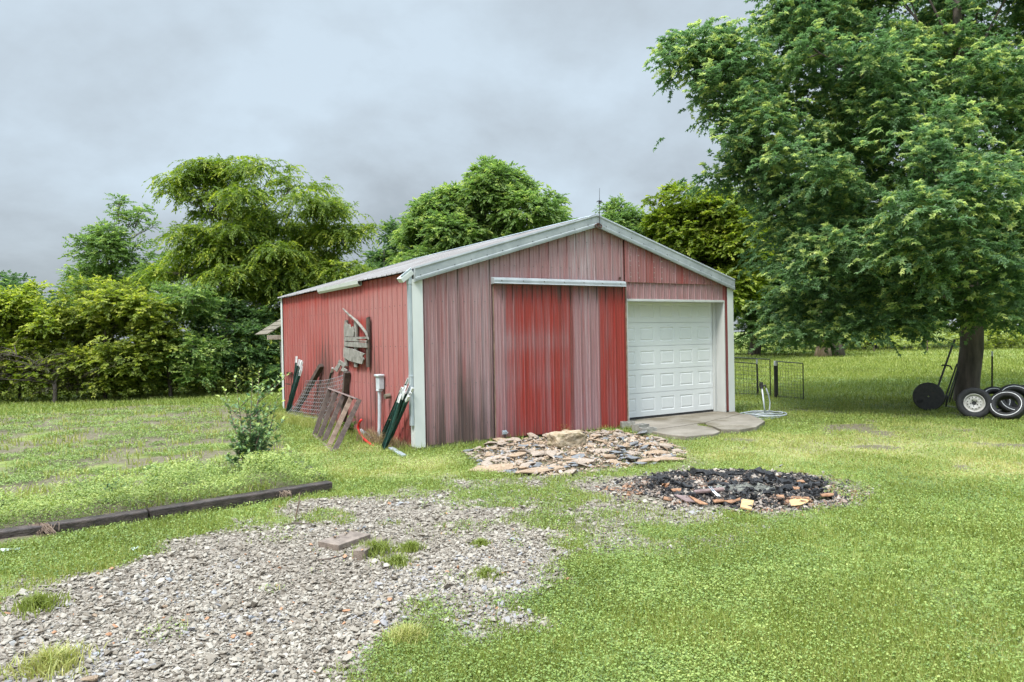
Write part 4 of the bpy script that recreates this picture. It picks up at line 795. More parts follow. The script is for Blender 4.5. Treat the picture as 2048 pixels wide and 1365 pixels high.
# ------------------------------------------------------------------ things leaning on and hanging from the side wall
def wall_poly(name, pts, off, th, mat, parent):
    """flat board standing parallel to the side wall, outline given along the wall"""
    P = [SW(px, py, off) for px, py in pts]; n = len(P)
    v = [LW(off, y, z) for y, z in P] + [LW(off-th, y, z) for y, z in P]; o = parent.location
    mb = MB(); mb.add([q-o for q in v], [tuple(range(n)), tuple(range(2*n-1, n-1, -1))] + [(i, n+i, n+(i+1)%n, (i+1)%n) for i in range(n)])
    return mb.build(name, mat, parent, bev=.003)
bp = empty('broken_board_panel', SP(714, 735, -.05), label='broken grey weathered boards and a bent stick hung high on the red side wall', cat='wooden panel')
for i, (x0, x1, y0, y1) in enumerate(((692.5,696.5,640,733), (711.5,716.5,639,735), (736,741,634,735))):
    wall_poly('batten', [(x0,y0+2),(x1,y0),(x1,y1),(x0,y1-1)], -.03 if i < 2 else -.035, .04, MT['dark_wood'] if i == 2 else MT['grey_wood'], bp)
wall_poly('board', [(689.5,650),(694,646),(698,650),(701,648),(703,656),(707,653),(709.5,664),(709,674),(689.5,673.5)], -.075, .022, MT['grey_wood'], bp)
wall_poly('board', [(689.5,675),(735.5,673.5),(736,678),(716,679.5),(716,681),(736,681.5),(735.5,684),(690,682.5)], -.078, .024, MT['grey_wood'], bp)
wall_poly('board', [(690,684),(735,685.5),(735.5,696),(712,695),(690,692.5)], -.075, .024, MT['grey_wood'], bp)
wall_poly('board', [(689,695.5),(706,698),(731,708),(727,713),(729.5,719),(726,729),(700,722),(689,714.5)], -.077, .026, MT['grey_wood'], bp)
mb = MB(); pts = [SP(x, y, -.11)-bp.location for x, y in ((686,618),(697,629),(711,641),(722,653),(732,666),(737,680))]; mb.tube(pts, [.012,.022,.026,.028,.026,.014], 6); mb.build('bent_stick', MT['grey_wood'], bp)
bc = empty('board_scraps', SP(682, 745, -.06), label='small cluster of crossed grey board scraps hanging below the broken panel', cat='wood scraps')
for pts in ([(669,739),(678,727),(683,730),(675,744.5)], [(680,720),(688,725),(693,731),(689,735),(677,727)], [(683,741),(687,734),(696,741),(692,746)]):
    wall_poly('board', pts, -.05-.02*RNG.random(), .02, MT['grey_wood'], bc)
def tpost(a, b, label, group=None, mat='green_metal', tip=.16, w_=.042):
    a = Vector(a); b = Vector(b); r = empty('steel_fence_post', a, label=label, cat='fence post', group=group); d = (b-a); Ln = d.length; d.normalize(); c = a + d*(Ln-tip)
    up = (random.uniform(-1,1), random.uniform(-1,1), .1); o = Vector((0,0,0))
    mb = MB(); mb.bar(o, c-a, w_, .007, up); sd_ = d.cross(Vector(up)).normalized(); u_ = sd_.cross(d).normalized(); mb.bar(o+u_*.02, c-a+u_*.02, .007, .036, up)
    k = int((Ln-tip)/.055)
    for i in range(k): q = d*(.04+i*.055) - u_*.007; mb.bar(q, q+d*.018, .014, .012, up)
    mb.build('shaft', MT[mat], r)
    if tip: 
        mb = MB(); mb.bar(c-a, b-a, w_+.002, .009, up); mb.bar(c-a+u_*.02, b-a+u_*.02, .009, .036, up); mb.build('white_tip', MT['tip'], r)
    return r
gA = 'steel posts stacked at the far end of the side wall'; lA = 'green steel fence post with white tip stacked at the side wall far end'
for (t, b_, o) in (((592.5,713),(580,832),-.06), ((600,719),(572,833),-.05), ((603,721),(573,834),-.09), ((606,724),(575,835),-.12), ((605,733),(571,835),-.16), ((602,736),(573,836),-.2), ((604,740),(575,837),-.24)):
    tpost(G(*b_), SP(*t, o), lA, gA)
gB = 'steel posts bundled against the wall by the white corner trim'; lB = 'green steel fence post in the bundle leaning beside the white corner trim'
for (t, b_, o) in (((817,756),(762,884),-.07), ((805,775),(759,880),-.12), ((823,768),(766,893),-.06), ((811,772),(764,896),-.17), ((822,785),(770,899),-.12), ((818,793),(768,890),-.2), ((808,784),(772,896),-.22), ((824,776),(776,888),-.1), ((801,788),(765,902),-.25)):
    tpost(G(*b_), SP(*t, o), lB, gB, tip=.15 if t[0] != 823 else .2)
mb = MB()
for q, rr in ((.45, .075), (.62, .06)):
    mb = MB(); a = G(766,892).lerp(SP(813,775,-.12), q); mb.tube([a+Vector((math.cos(t)*rr, math.sin(t)*rr, .02*math.sin(2*t))) for t in np.linspace(0, 6.5, 14)], .004, 4)
    tag(mb.build('twine', MT['straw']), ('lower' if q < .5 else 'upper')+' loop of tan twine around the bundle of green posts', 'twine')
tpost(G(638,838), SP(664,736,-.05), 'single dark steel post with white tip sticking up behind the wire mesh panel')
def solo(name, mb, mat, label, cat, group=None, bev=0, smooth=False, parent=None): return mb.build(name, mat, parent, bev=bev, smooth=smooth, label=label, cat=cat, group=group)
mb = MB(); mb.bar(G(584,836), SP(643,731,-.05), .11, .09); solo('wooden_beam', mb, MT['dark_wood'], 'thick black beam slanting up the side wall behind the wire mesh panel', 'beam', bev=.006)
mb = MB(); mb.bar(G(686,858), SP(694,744,-.08), .12, .10); solo('wooden_beam', mb, MT['dark_wood'], 'near upright dark post on the side wall between mesh panel and slatted frame', 'beam', bev=.008)
# rusty rack at the far corner
mb = MB()
for x in (574, 578, 583): mb.tube([G(x,829), SP(x,746,-.05)], .010, 5)
mb.bar(SP(574,746,-.05), SP(584,747,-.05), .03, .05); mb.bar(SP(572,768,-.2), SP(580,769,-.2), .02, .03)
solo('rusty_rack', mb, MT['rust'], 'low rusty rod rack against the wall beside the far posts', 'rack')
# livestock mesh panel leaning and sagging
c00, c10, c01, c11 = G(563,838), G(642,856), SP(612,762,-.30), SP(695,748,-.07)
wp = empty('wire_mesh_panel', c00, label='large curled galvanized wire mesh panel leaning against the red side wall', cat='mesh panel'); mb = MB()
def wpt(s, t):
    q = c00.lerp(c10, s).lerp(c01.lerp(c11, s), t); return q + U*(.10*math.sin(math.pi*t)*(1-.3*s)) + Vector((0,0,-.06*math.sin(math.pi*s)*t)) - c00
for i in range(21): mb.tube([wpt(i/20, t) for t in np.linspace(0, 1, 7)], .0065, 4, cap=False)
for j in range(13): mb.tube([wpt(s, (j/12)**1.05) + Vector((0,0,.004)) for s in np.linspace(0, 1, 7)], .0055, 4, cap=False)
mb.build('wire_grid', MT['wire'], wp)
# slatted frame
f0, f1, f2, f3 = G(629,871), G(668,904), SP(718,802,-.34), SP(659,780,-.34)
fr = empty('slatted_frame', f0, label='dark wooden frame with five long slats leaning against the side wall', cat='wooden frame')
nrm = (f1-f0).cross(f3-f0).normalized()
for i in range(5):
    a = f0.lerp(f1, i/4); b_ = f3.lerp(f2, i/4); mb = MB(); mb.bar(a-f0, b_-f0, .045, .085, nrm); mb.build('slat', MT['dark_wood'] if i != 3 else MT['brown_wood'], fr, bev=.004)
mb = MB(); up = (f3-f0).normalized(); mb.bar(f3-f0+up*.02, f2-f0+up*.02, .03, .095, nrm); mb.build('top_rail', MT['mauve_board'], fr, bev=.003)
mb = MB(); mb.bar(f0-f0-up*.0, f1-f0-up*.0, .028, .09, nrm); mb.build('bottom_rail', MT['mauve_board'], fr, bev=.003)
mb = MB(); pts = [SP(x, y, -.42) for x, y in ((723,840),(718,846),(716,854),(718,863),(723,872),(731,881),(740,888),(747,893))]; mb.tube(pts, .021, 8); solo('red_hose', mb, MT['red'], 'short bent bright red hose at the foot of the side wall', 'hose', smooth=True)
mb = MB(); mb.bar(SP(720,860,-.30), G(756,884), .07, .035); solo('metal_strip', mb, MT['galv'], 'grey metal channel lying between the red hose and the green posts', 'metal strip', bev=.004)
mb = MB(); mb.bar(G(781,896,.04), G(808,912,.02), .085, .03); solo('metal_strip', mb, MT['galv'], 'short grey metal channel on the grass below the corner sill', 'metal strip', bev=.004)
mb = MB(); mb.box((-.12,-.08,0),(.12,.08,.1)); o = solo('flat_stone', mb, MT['grey_rock'], 'dark flat stone on the grass under the slatted frame', 'stone', bev=.03); o.location = G(640,852); o.rotation_euler[2] = .6
n = 900; s_ = RNG.uniform(0, 1, n); w0, w1 = SP(725,880,-.35), SP(812,905,-.1); x = w0.x+(w1.x-w0.x)*s_+rn(n,.09); y = w0.y+(w1.y-w0.y)*s_+rn(n,.09)
blades('dry_grass', x, y, RNG.uniform(.08, .34, n)*(1-.4*s_), np.full(n, .007), RNG.random(n), MT['straw'], .8, kind='stuff', label='dry straw coloured grass stems at the foot of the side wall')
n = 2600; s_ = RNG.uniform(0, 1, n); w0, w1 = G(560,838), G(640,858); x = w0.x+(w1.x-w0.x)*s_+rn(n,.16); y = w0.y+(w1.y-w0.y)*s_+rn(n,.16)
blades('dry_grass', x, y, RNG.uniform(.06, .24, n), np.full(n, .010), np.clip(RNG.random(n)*.5+.4, 0, 1), MT['grass'], .8, kind='stuff', label='long yellowish grass growing through the foot of the wire mesh')

# ------------------------------------------------------------------ leafy plants and saplings
def plant(name, label, cat, base, tips, leaf, nl, mat='sapling', stemr=.008, aspect=.55, group=None, side=3, tlow=.2, stem='brown_wood', bushy=0):
    """stems with alternate leaves; tips are points in the place itself"""
    base = Vector(base); r = empty(name, base, label=label, cat=cat, group=group); mb = MB(); P, Dv, Ts = [], [], []
    def stemline(a, b, rad, n_, t0):
        m_ = a.lerp(b, .5) + Vector((random.uniform(-.04,.04), random.uniform(-.04,.04), -.02))*((b-a).length); mb.tube([a-base, m_-base, b-base], [rad, rad*.7, rad*.25], 5)
        for i in range(n_):
            t = t0+(1-t0)*(i+random.random())/n_; q = a.lerp(m_, t*2) if t < .5 else m_.lerp(b, t*2-1); an = random.uniform(0, 6.28)
            P.append(q-base); Dv.append(Vector((math.cos(an), math.sin(an), random.uniform(-.1, .7)))*.9 + (b-a).normalized()*.4); Ts.append(t)
    for tp in tips:
        tp = Vector(tp); stemline(base, tp, stemr, nl, tlow)
        for q in range(side):
            a = base.lerp(tp, random.uniform(.12, .75)); L_ = (tp-base).length*random.uniform(.18, .38); an = random.uniform(0, 6.28); stemline(a, a+Vector((math.cos(an)*L_*.8, math.sin(an)*L_*.8, L_*.75)), stemr*.5, int(nl*.55), .15)
    for q in range(bushy):
        an = random.uniform(0, 6.28); h = (Vector(tips[0])-base).length; ru = random.random()**.5*h*.24; a = base+Vector((0, 0, h*random.uniform(.02, .25))); stemline(a, a+Vector((math.cos(an)*ru, math.sin(an)*ru, h*random.uniform(.05, .3))), stemr*.4, int(nl*.6), .2)
    mb.build('stem', MT[stem], r); n = len(P); P = np.array([q[:] for q in P]); Dv = np.array([q[:] for q in Dv]); Ts = np.array(Ts)
    sz = leaf*RNG.uniform(.6, 1.2, n); ti = np.clip(.18+.55*Ts**3+rn(n, .12) + .2*(P[:,2] > P[:,2].max()*.6), 0, 1)
    Vv, F, tt = leafcloud(P, Dv, np.stack([rn(n,.3), rn(n,.3), np.ones(n)], 1), sz, sz*aspect, ti); npmesh('leaves', Vv, F, MT[mat], dict(tint=tt), r); return r
def tips_at(base, pl): return [D(px, py, base.y+dy) for px, py, dy in pl]
b_ = G(505, 950); plant('fruit_sapling', 'young fruit tree sapling with dark leaves and bright tips inside the timber bed', 'sapling', b_, tips_at(b_, [(470,755,0),(447,775,.1),(518,740,.15),(505,760,-.1),(545,790,.05),(560,780,.1),(488,800,-.1),(530,830,-.15),(460,880,-.1),(580,900,0),(455,915,.1),(565,935,-.15)]), .078, 38, stemr=.010, side=4, bushy=36)
b_ = G(222, 1012); plant('leafy_seedling', 'small dark leafy shrub, leftmost of the seedlings behind the long timber', 'plant', b_, tips_at(b_, [(205,935,0),(225,930,.05),(240,950,0),(250,965,.1),(215,955,-.1)]), .05, 12, side=3, bushy=16, stemr=.006)
b_ = G(305, 992); plant('leafy_seedling', 'broad leaved seedling just right of the leftmost shrub behind the timber', 'plant', b_, tips_at(b_, [(300,925,0),(322,930,.05),(335,945,0),(290,950,.1)]), .06, 12, side=3, bushy=14, stemr=.006, aspect=.7)
b_ = G(388, 962); plant('leafy_seedling', 'thin upright seedling with sparse leaves between sapling and broad leaved seedling', 'plant', b_, tips_at(b_, [(384,885,0),(396,915,.05),(376,925,0)]), .045, 10, side=2, bushy=4, stemr=.005)
b_ = G(8, 1025); plant('leafy_seedling', 'leafy seedling at the left edge of the photo in the garden bed', 'plant', b_, tips_at(b_, [(5,985,0),(18,995,0),(-5,990,.1)]), .055, 12, side=3, bushy=10, stemr=.005)
b_ = G(700, 868); plant('wall_weed', 'broad leaved weed growing between the slatted frame and the wall', 'weed', b_, tips_at(b_, [(703,822,0),(694,830,.05),(712,838,0),(690,845,0)]), .10, 5, side=2, bushy=6, stemr=.005, aspect=.7, mat='maple_back')
for (px, py, h, lb) in ((75,1216,.13,'dark green grass tuft on the gravel near the left edge'), (100,1340,.16,'yellow green leafy weed on the gravel at the bottom left'), (748,1106,.15,'lush weed clump growing over the shorter wooden block'), (795,1128,.10,'low weed patch on the gravel right of the shorter block'), (822,1100,.10,'small weed on gravel right of the wooden blocks, near the grass strip'), (975,1155,.10,'lone small weed on the right part of the gravel'), (815,1285,.13,'tall bright weed where lawn meets gravel at the bottom middle'), (962,1090,.07,'tiny weed at the upper right of the gravel'), (840,872,.22,'grassy weed clump growing against the left end of the front wall sill'), (1120,868,.26,'bright grass clump between sliding door and big boulder'), (1275,850,.12,'grass sprouting out of the leftmost cinder block'), (1405,860,.14,'grass tuft in the crack of the concrete apron')):
    o_ = G(px, py); r_ = h*(1.5 if h < .2 else .8); n = int(620 if h > .12 else 420); a = RNG.uniform(0, 6.28, n); rr = np.abs(rn(n, r_*.45)); rr = rr*(.75+.5*np.abs(np.sin(a*1.5+px))); root = empty('weed_tuft', o_, label=lb, cat='weed', group='weeds dotted over gravel and yard')
    x, y = np.cos(a)*rr, np.sin(a)*rr
    ob = blades('foliage', x, y, RNG.uniform(.4, 1, n)*h*(1-rr/(r_*2.4)).clip(.2, 1), np.full(n, .008), np.clip((.75 if 'yellow' in lb or 'bright' in lb else .38)+rn(n, .12), 0, 1), MT['grass'], .9, z=np.zeros(n), parent=root)
# ------------------------------------------------------------------ timbers round the garden bed
def timber(a, b, lb, h=.115, w_=.15):
    a = Vector(a); b = Vector(b); r = (b-a); L_ = r.length; mb = MB(); k = 14
    for i in range(k): pass
    mb.box((0, 0, -.06), (L_, w_, h)); o = mb.build('landscape_timber', MT['timber'], bev=.014, label=lb, cat='timber', group='black timbers edging the garden bed')
    o.location = (a.x, a.y, 0); o.rotation_euler = (0, 0, math.atan2(r.y, r.x)); return o
timber(G(300,1043), G(666,983), 'long wet black timber edging the bed, in front of the sapling')
timber(G(-110,1106), G(297,1044), 'black timber running out of the photo at the left edge')
timber(G(648,965,0), G(606,935,0), 'short greyish end timber turning back from the right corner of the bed', .10, .14)
def vines(px0, px1, py0, py1, n, lb):
    mb = MB(); o_ = G((px0+px1)/2, py1)
    for i in range(n):
        p0 = D(random.uniform(px0, px1), random.uniform(py0, py0+8), o_.y+.14); p1 = D(random.uniform(px0, px1), py1-random.uniform(0, 14), o_.y-.02+random.uniform(-.03, 0)); m_ = p0.lerp(p1, .5)+Vector((random.uniform(-.05,.05), -.03, .05)); mb.tube([p0, m_, p1], [.004,.0035,.002], 4)
    solo('dead_vine', mb, MT['brown_wood'], lb, 'dead vine')
vines(62, 118, 1046, 1076, 60, 'tangle of dead brown vine draped over the left timber'); vines(552, 585, 985, 1000, 34, 'dry straw wisp hanging over the long timber below the sapling')
mb = MB(); mb.tube([G(590,1040), D(597,1010,G(590,1040).y), D(600,985,G(590,1040).y)], [.009,.007,.004], 6); mb.tube([D(597,1010,G(590,1040).y), D(602,1000,G(590,1040).y)], .004, 5); solo('dead_twig', mb, MT['brown_wood'], 'thin bare twig stuck upright at the gravel edge near the timber corner', 'twig')
mb = MB(); b_ = G(100,1022); mb.tube([b_, b_+Vector((.01,0,.1)), D(106,985,b_.y)], [.010,.008,.006], 6); solo('wooden_stake', mb, MT['brown_wood'], 'short brown stake among the weeds behind the left timber', 'stake')
mb = MB(); mb.tube([G(565,1052,.02), G(592,1046,.03), G(632,1050,.02)], [.006,.008,.004], 5); solo('dead_twig', mb, MT['dark_wood'], 'dark twig lying on the gravel beneath the upright twig', 'twig')
mb = MB(); mb.tube([G(635,1120,.02), G(660,1118,.035), G(684,1112,.02)], [.005,.007,.006], 5); solo('dead_twig', mb, MT['dark_wood'], 'black stick lying in front of the pebble topped wooden block', 'twig')
# wooden blocks on the gravel
def block(c0, c1, w_, h, lb, mat):
    a = Vector(c0); b = Vector(c1); r = b-a; mb = MB(); mb.box((0, 0, -.03), (r.length, w_, h)); o = mb.build('wooden_block', mat, bev=.006, label=lb, cat='wooden block'); o.location = (a.x, a.y, 0); o.rotation_euler = (0, 0, math.atan2(r.y, r.x)); return o
wb = block(G(677,1101), G(742,1078), .26, .045, 'flat wooden block on the gravel topped with loose pebbles', MT['box_wood'])
block(G(729,1119), G(776,1090), .11, .07, 'narrow wooden block half hidden by weeds on the gravel', MT['box_wood'])
PS = hulls(5, 10, .65, 9)
rock_protos = {}
def rock(name, pos, r, mat, lb, cat, group=None, rot=None, sc=(1,1,1), npt=14, seed=0, shapes=None):
    key = (name, seed % 6, npt)
    if key not in rock_protos:
        (sv, sf) = hulls(1, npt, .8, seed % 6 + 40 + npt)[0]; me = bpy.data.meshes.new(name); me.from_pydata([tuple(q) for q in sv], [], [tuple(map(int, f)) for f in sf]); me.materials.append(None); me.update(); rock_protos[key] = me
    o = link(name, rock_protos[key], label=lb, cat=cat, group=group); o.material_slots[0].link = 'OBJECT'; o.material_slots[0].material = mat
    o.location = pos; o.scale = [r*q for q in sc]; o.rotation_euler = rot or (random.uniform(-.5,.5), random.uniform(-.5,.5), random.uniform(0, 6.28))
    b = o.modifiers.new('bevel', 'BEVEL'); b.width = .10; b.segments = 2; b.limit_method = 'ANGLE'; b.angle_limit = .3; return o
for i in range(14):
    s_ = random.random(); q = G(662,1090).lerp(G(728,1068), s_)+Vector((random.uniform(-.03,.03), random.uniform(-.03,.05)+.05, .045+.012))
    rock('pebble', q, random.uniform(.012,.021), MT['tan_rock'] if i % 5 == 2 else MT['grey_rock'] if i % 3 else MT['pink_rock'], 'pebble on top of the flat wooden block', 'pebble', 'pebbles on the flat wooden block', npt=12, seed=i)
for i, (px, py, r, lb) in enumerate(((191,1232,.03,'brown stone beside the dark grass tuft'), (181,1358,.045,'orange brown stone at the bottom left edge of the photo'), (330,1213,.022,'small brown stone mid left on the gravel'), (366,1241,.016,'small orange chip in the middle of the left gravel'), (501,1268,.03,'flat tan shard on the gravel right of centre left'), (690,1113,.030,'orange stone just in front of the pebble topped block'), (632,1108,.025,'orange stone left of the wooden blocks'), (755,1246,.030,'orange stone on the bright gravel near the lawn'), (622,1089,.02,'thin orange chip left of the pebble topped block'), (725,1100,.016,'orange chip lying on the narrow wooden block'), (717,1005,.02,'orange stone where the gravel meets the upper grass'), (275,1306,.02,'orange chip low on the left gravel'))):
    rock('stone', G(px, py, r*.5 + (.07 if 'narrow' in lb else 0)), r, MT['brickbit'] if 'brown' not in lb else MT['tan_rock'], lb, 'stone', 'orange and brown stones scattered on the gravel', npt=12, seed=i, sc=(1.2, .8, .6))
def paper(c, w_, h, lb, rz):
    mb = MB(); k = 5; v = [((i/k-.5)*w_, (j/k-.5)*h, .012+.012*math.sin(i*1.9+j)+.006*math.cos(j*2.3)) for i in range(k+1) for j in range(k+1)]
    mb.add(v, [(i*(k+1)+j, (i+1)*(k+1)+j, (i+1)*(k+1)+j+1, i*(k+1)+j+1) for i in range(k) for j in range(k)]); o = solo('litter', mb, MT['litter'], lb, 'litter'); o.location = c; o.rotation_euler[2] = rz; so_ = o.modifiers.new('s', 'SOLIDIFY'); so_.thickness = .0015
paper(G(268,1101), .07, .07, 'scrap of pale blue green litter at the gravel edge', .5); paper(G(14,1103,.01), .20, .05, 'strip of white litter on the grass at the left edge', .1)

# ------------------------------------------------------------------ rock pile and cinder blocks in front of the sliding door
mbb = bmesh.new(); bmesh.ops.create_icosphere(mbb, subdivisions=4, radius=1)
for v in mbb.verts:
    c = v.co; q = Vector((max(-.78, min(.78, c.x)), max(-.7, min(.7, c.y)), max(-.6, min(.66, c.z)))); n_ = float(shape_noise(np.array([[c.x*1.3, c.y*1.3, c.z*1.3]]), .5, 4)[0]) - .5; n2 = float(shape_noise(np.array([[c.x, c.y, c.z]]), .16, 8)[0]) - .5
    v.co = q*(1 + .34*n_ + .10*n2)
me = bpy.data.meshes.new('boulder'); mbb.to_mesh(me); mbb.free(); me.materials.append(MT['boulder'])
o = link('boulder', me, label='big tan boulder at the back of the rock pile below the sliding door', cat='boulder'); b_ = G(1141, 897); o.location = b_ + V*.12 + Vector((0,0,.12)); o.scale = (.37, .26, .20); o.rotation_euler[2] = BA
for i, (px, py, sx, sy, h, m_, lb) in enumerate(((985,936,.30,.20,.05,'tan_rock','flat tan slab at the left front of the rock pile'), (1080,941,.40,.20,.05,'tan_rock','long pale tan slab at the front middle of the rock pile'), (1318,921,.38,.11,.055,'tan_rock','long narrow tan slab at the right front tip of the rock pile'), (1312,906,.32,.11,.05,'tan_rock','narrow tan slab behind the right front slab of the pile'), (1205,903,.30,.16,.06,'pink_rock','wide pale slab right of the boulder'), (1285,890,.26,.13,.05,'tan_rock','flat tan slab in front of the cinder blocks'), (1010,915,.32,.22,.05,'pink_rock','broad pale slab at the left of the rock pile'), (1165,925,.16,.14,.08,'pink_rock','blocky pale rock at the front centre of the rock pile'))):
    rock('rock_slab', G(px, py, h*.6), 1, MT[m_], lb, 'rock slab', 'slabs in the rock pile', rot=(random.uniform(-.06,.06), random.uniform(-.06,.06), random.uniform(-.3,.3)+.25), sc=(sx, sy, h), npt=22, seed=i)
BO = G(1141, 897)+V*.12; cnt = 0; xs = [p[0] for p in P_PILE]; ys = [p[1] for p in P_PILE]; gg = G(1230,925)
while cnt < 330:
    x, y = random.uniform(min(xs)-.1, max(xs)+.1), random.uniform(min(ys)-.15, max(ys)); s_ = float(sdist(P_PILE, np.array([x]), np.array([y]))[0])
    if s_ < -.06 + .0*random.random(): continue
    u_, v_ = barn_uv(x, y)
    if v_ > -.14: continue
    if math.hypot(x-BO.x, (y-BO.y)*1.0) < .40: continue
    r = math.exp(random.gauss(0, .35))*.066; r = min(.13, max(.035, r)); gray = random.random() < (.68*math.exp(-(((x-gg.x)/.9)**2+((y-gg.y)/.5)**2)) + .16)
    m_ = 'grey_rock' if gray else random.choice(('tan_rock', 'pink_rock', 'pink_rock')); z = r*.34 + max(0, min(.045, s_*.10))*random.random()
    rock('rubble_rock', (x, y, z), r, MT[m_], {'grey_rock': 'blue grey broken rock chunk in the rock pile', 'tan_rock': 'tan orange broken rock chunk in the rock pile', 'pink_rock': 'pale pinkish broken rock chunk in the rock pile'}[m_], 'rock', {'grey_rock': 'blue grey chunks of the rock pile', 'tan_rock': 'tan orange chunks of the rock pile', 'pink_rock': 'pale pinkish chunks of the rock pile'}[m_], sc=(random.uniform(.8,1.5), random.uniform(.7,1.2), random.uniform(.3,.6)), npt=14, seed=cnt, rot=(random.uniform(-.3,.3), random.uniform(-.3,.3), random.uniform(0, 6.28))); cnt += 1
n = 5200; x = RNG.uniform(min(xs)-.1, max(xs)+.1, n); y = RNG.uniform(min(ys)-.1, max(ys)+.1, n); sd_ = sdist(P_PILE, x, y)+(fbm(x, y, .3, 98)-.5)*.25; uu, vv = barn_uv(x, y); k_ = (sd_ > 0) & (vv < -.08); x, y, sd_ = x[k_], y[k_], sd_[k_]; n = len(x)
r = np.clip(np.exp(rn(n, .4))*.020, .008, .045); Vv, F, tt = stones(x, y, r*.3+np.clip(sd_*.12, 0, .06)*RNG.random(n), r, RNG.random(n), SH, .5)
MT['rubble'] = attrmat('rubble_stones', [(0,(.22,.15,.10)),(.5,(.38,.28,.20)),(.82,(.46,.37,.29)),(.9,(.20,.21,.23)),(1,(.28,.28,.30))], .9, .5, 50, .3)
npmesh('rubble_chips', Vv, F, MT['rubble'], dict(tint=tt), kind='stuff', label='small tan and grey stone chips filling the rock pile')
def cinder(c, rz, lb, L_=.33, W_=.19, H_=.13, tilt=0):
    t = .033; mb = MB(); mb.box((-L_/2, -W_/2, 0), (L_/2, -W_/2+t, H_)); mb.box((-L_/2, W_/2-t, 0), (L_/2, W_/2, H_))
    for x in (-L_/2, -t/2, L_/2-t): mb.box((x, -W_/2+t, 0), (x+t, W_/2-t, H_))
    mb.box((-L_/2+t, -W_/2+t, .01), (-t/2, W_/2-t, .03)); mb.box((t/2, -W_/2+t, .01), (L_/2-t, W_/2-t, .03))
    o = mb.build('cinder_block', MT['block'], label=lb, cat='cinder block', group='cinder blocks beside the concrete apron'); o.location = c; o.rotation_euler = (tilt, 0, rz); return o
cinder(G(1256,858)+Vector((0,.05,0)), .1, 'leftmost cinder block with grass growing in it', .26, .2, .13)
cinder(G(1282,866)+Vector((0,.02,.0)), .62, 'middle cinder block turned at an angle between the other two', .27, .18, .16)
cinder(G(1297,872)+Vector((.0,.06,0)), .16, 'front right cinder block nearest the fire pit', .29, .17, .14)

# ------------------------------------------------------------------ burnt patch
def mound(x, y): return np.clip(.07*(1-pitr(x, y)**2), 0, .07) + .05*np.exp(-((pitr(x, y)-.72)/.18)**2)*((y - PIT.y) > 0)
n = 17000; a = RNG.uniform(0, 6.28, n); rr = np.sqrt(RNG.random(n))*1.25; x = PIT.x+np.cos(a)*rr*1.27; y = PIT.y+np.sin(a)*rr*.92
kk = (rr < 1) | (RNG.random(n) < .5); kk &= fbm(x, y, .3, 91)+.25*(rr < .9) > .42; x, y, rr = x[kk], y[kk], rr[kk]; n = len(x); r = np.clip(np.exp(rn(n, .45))*.015, .005, .045)
ti = np.clip(RNG.random(n)*.75 + .9*(fbm(x, y, .45, 92)-.42) + .10*(rr > .9), 0, 1)
Vv, F, tt = stones(x, y, mound(x, y)+r*.3, r, ti, SH, .6); npmesh('charcoal_and_ash', Vv, F, MT['charbits'], dict(tint=tt), kind='stuff', label='black charcoal, ash and burnt crumbs of the old bonfire')
def onm(px, py, dz=.02):
    p_ = G(px, py); 
    for _ in range(3): p_ = G(px, py, float(mound(p_.x, p_.y))+dz)
    return p_
gC = 'charred logs around the back of the burnt patch'
logs = [((random.uniform(1300,1640), random.uniform(945,998)), None, random.uniform(.012,.03)) for _ in range(46)]
logs = [((a[0], a[1]), (a[0]+random.uniform(-22,22), a[1]+random.uniform(-4,4)), r) for a, _, r in logs if ((a[0]-1468)/190)**2+((a[1]-975)/36)**2 < 1]
for i, (a, b_, r) in enumerate(tuple(logs) + (((1330,950),(1375,952),.045), ((1385,947),(1450,949),.06), ((1452,950),(1500,954),.035), ((1515,946),(1548,958),.07), ((1545,955),(1580,965),.045), ((1560,962),(1610,975),.04), ((1340,962),(1380,975),.035), ((1290,958),(1335,957),.03), ((1600,978),(1640,972),.03), ((1420,965),(1470,972),.04), ((1555,985),(1575,975),.05), ((1490,960),(1530,968),.04))):
    A, B_ = onm(*a, .03), onm(*b_, .03); k = 8; pts = [A.lerp(B_, t)+Vector((random.uniform(-.03,.03), random.uniform(-.03,.03), random.uniform(-.015,.035))) for t in np.linspace(0, 1, k)]
    mb = MB(); mb.tube(pts, [r*random.uniform(.3, 1.1) for _ in pts], 5); solo('charred_log', mb, MT['char'], 'charred black log chunk in the burnt patch', 'charred log', 'charred logs in the burnt patch')
def scrap(pts, th, mat, lb, cat='board scrap', grp='unburnt board scraps in the bonfire', dz=.03):
    P = []
    for (xa, ya), (xb, yb) in zip(pts, pts[1:]+pts[:1]):
        for q in (0, .33, .66): P.append(onm(xa+(xb-xa)*q+random.uniform(-.9,.9), ya+(yb-ya)*q+random.uniform(-.4,.4), dz*.8+random.uniform(-.006,.006)))
    n = len(P); th *= .6; v = P + [q+Vector((0,0,-th)) for q in P]; mb = MB(); mb.add(v, [tuple(range(n)), tuple(range(2*n-1, n-1, -1))] + [(i, n+i, n+(i+1)%n, (i+1)%n) for i in range(n)]); return solo('board_scrap', mb, MT[mat], lb, cat, grp)
scrap([(1483,1000),(1488,998),(1508,1001),(1503,1019),(1480,1014)], .025, 'yellow_board', 'square yellow board scrap at the front of the burnt patch', dz=.05)
scrap([(1349,989),(1375,992),(1396,1004),(1372,1003)], .015, 'mauve_board', 'long dark mauve board left of centre in the burnt patch')
scrap([(1375,991),(1388,995),(1416,1008),(1400,1008)], .015, 'orange_board', 'long orange board splinter beside the dark mauve board', dz=.045)
scrap([(1328,993),(1346,996),(1343,1001),(1326,998)], .015, 'orange_board', 'small orange board scrap at the left front of the burnt patch')
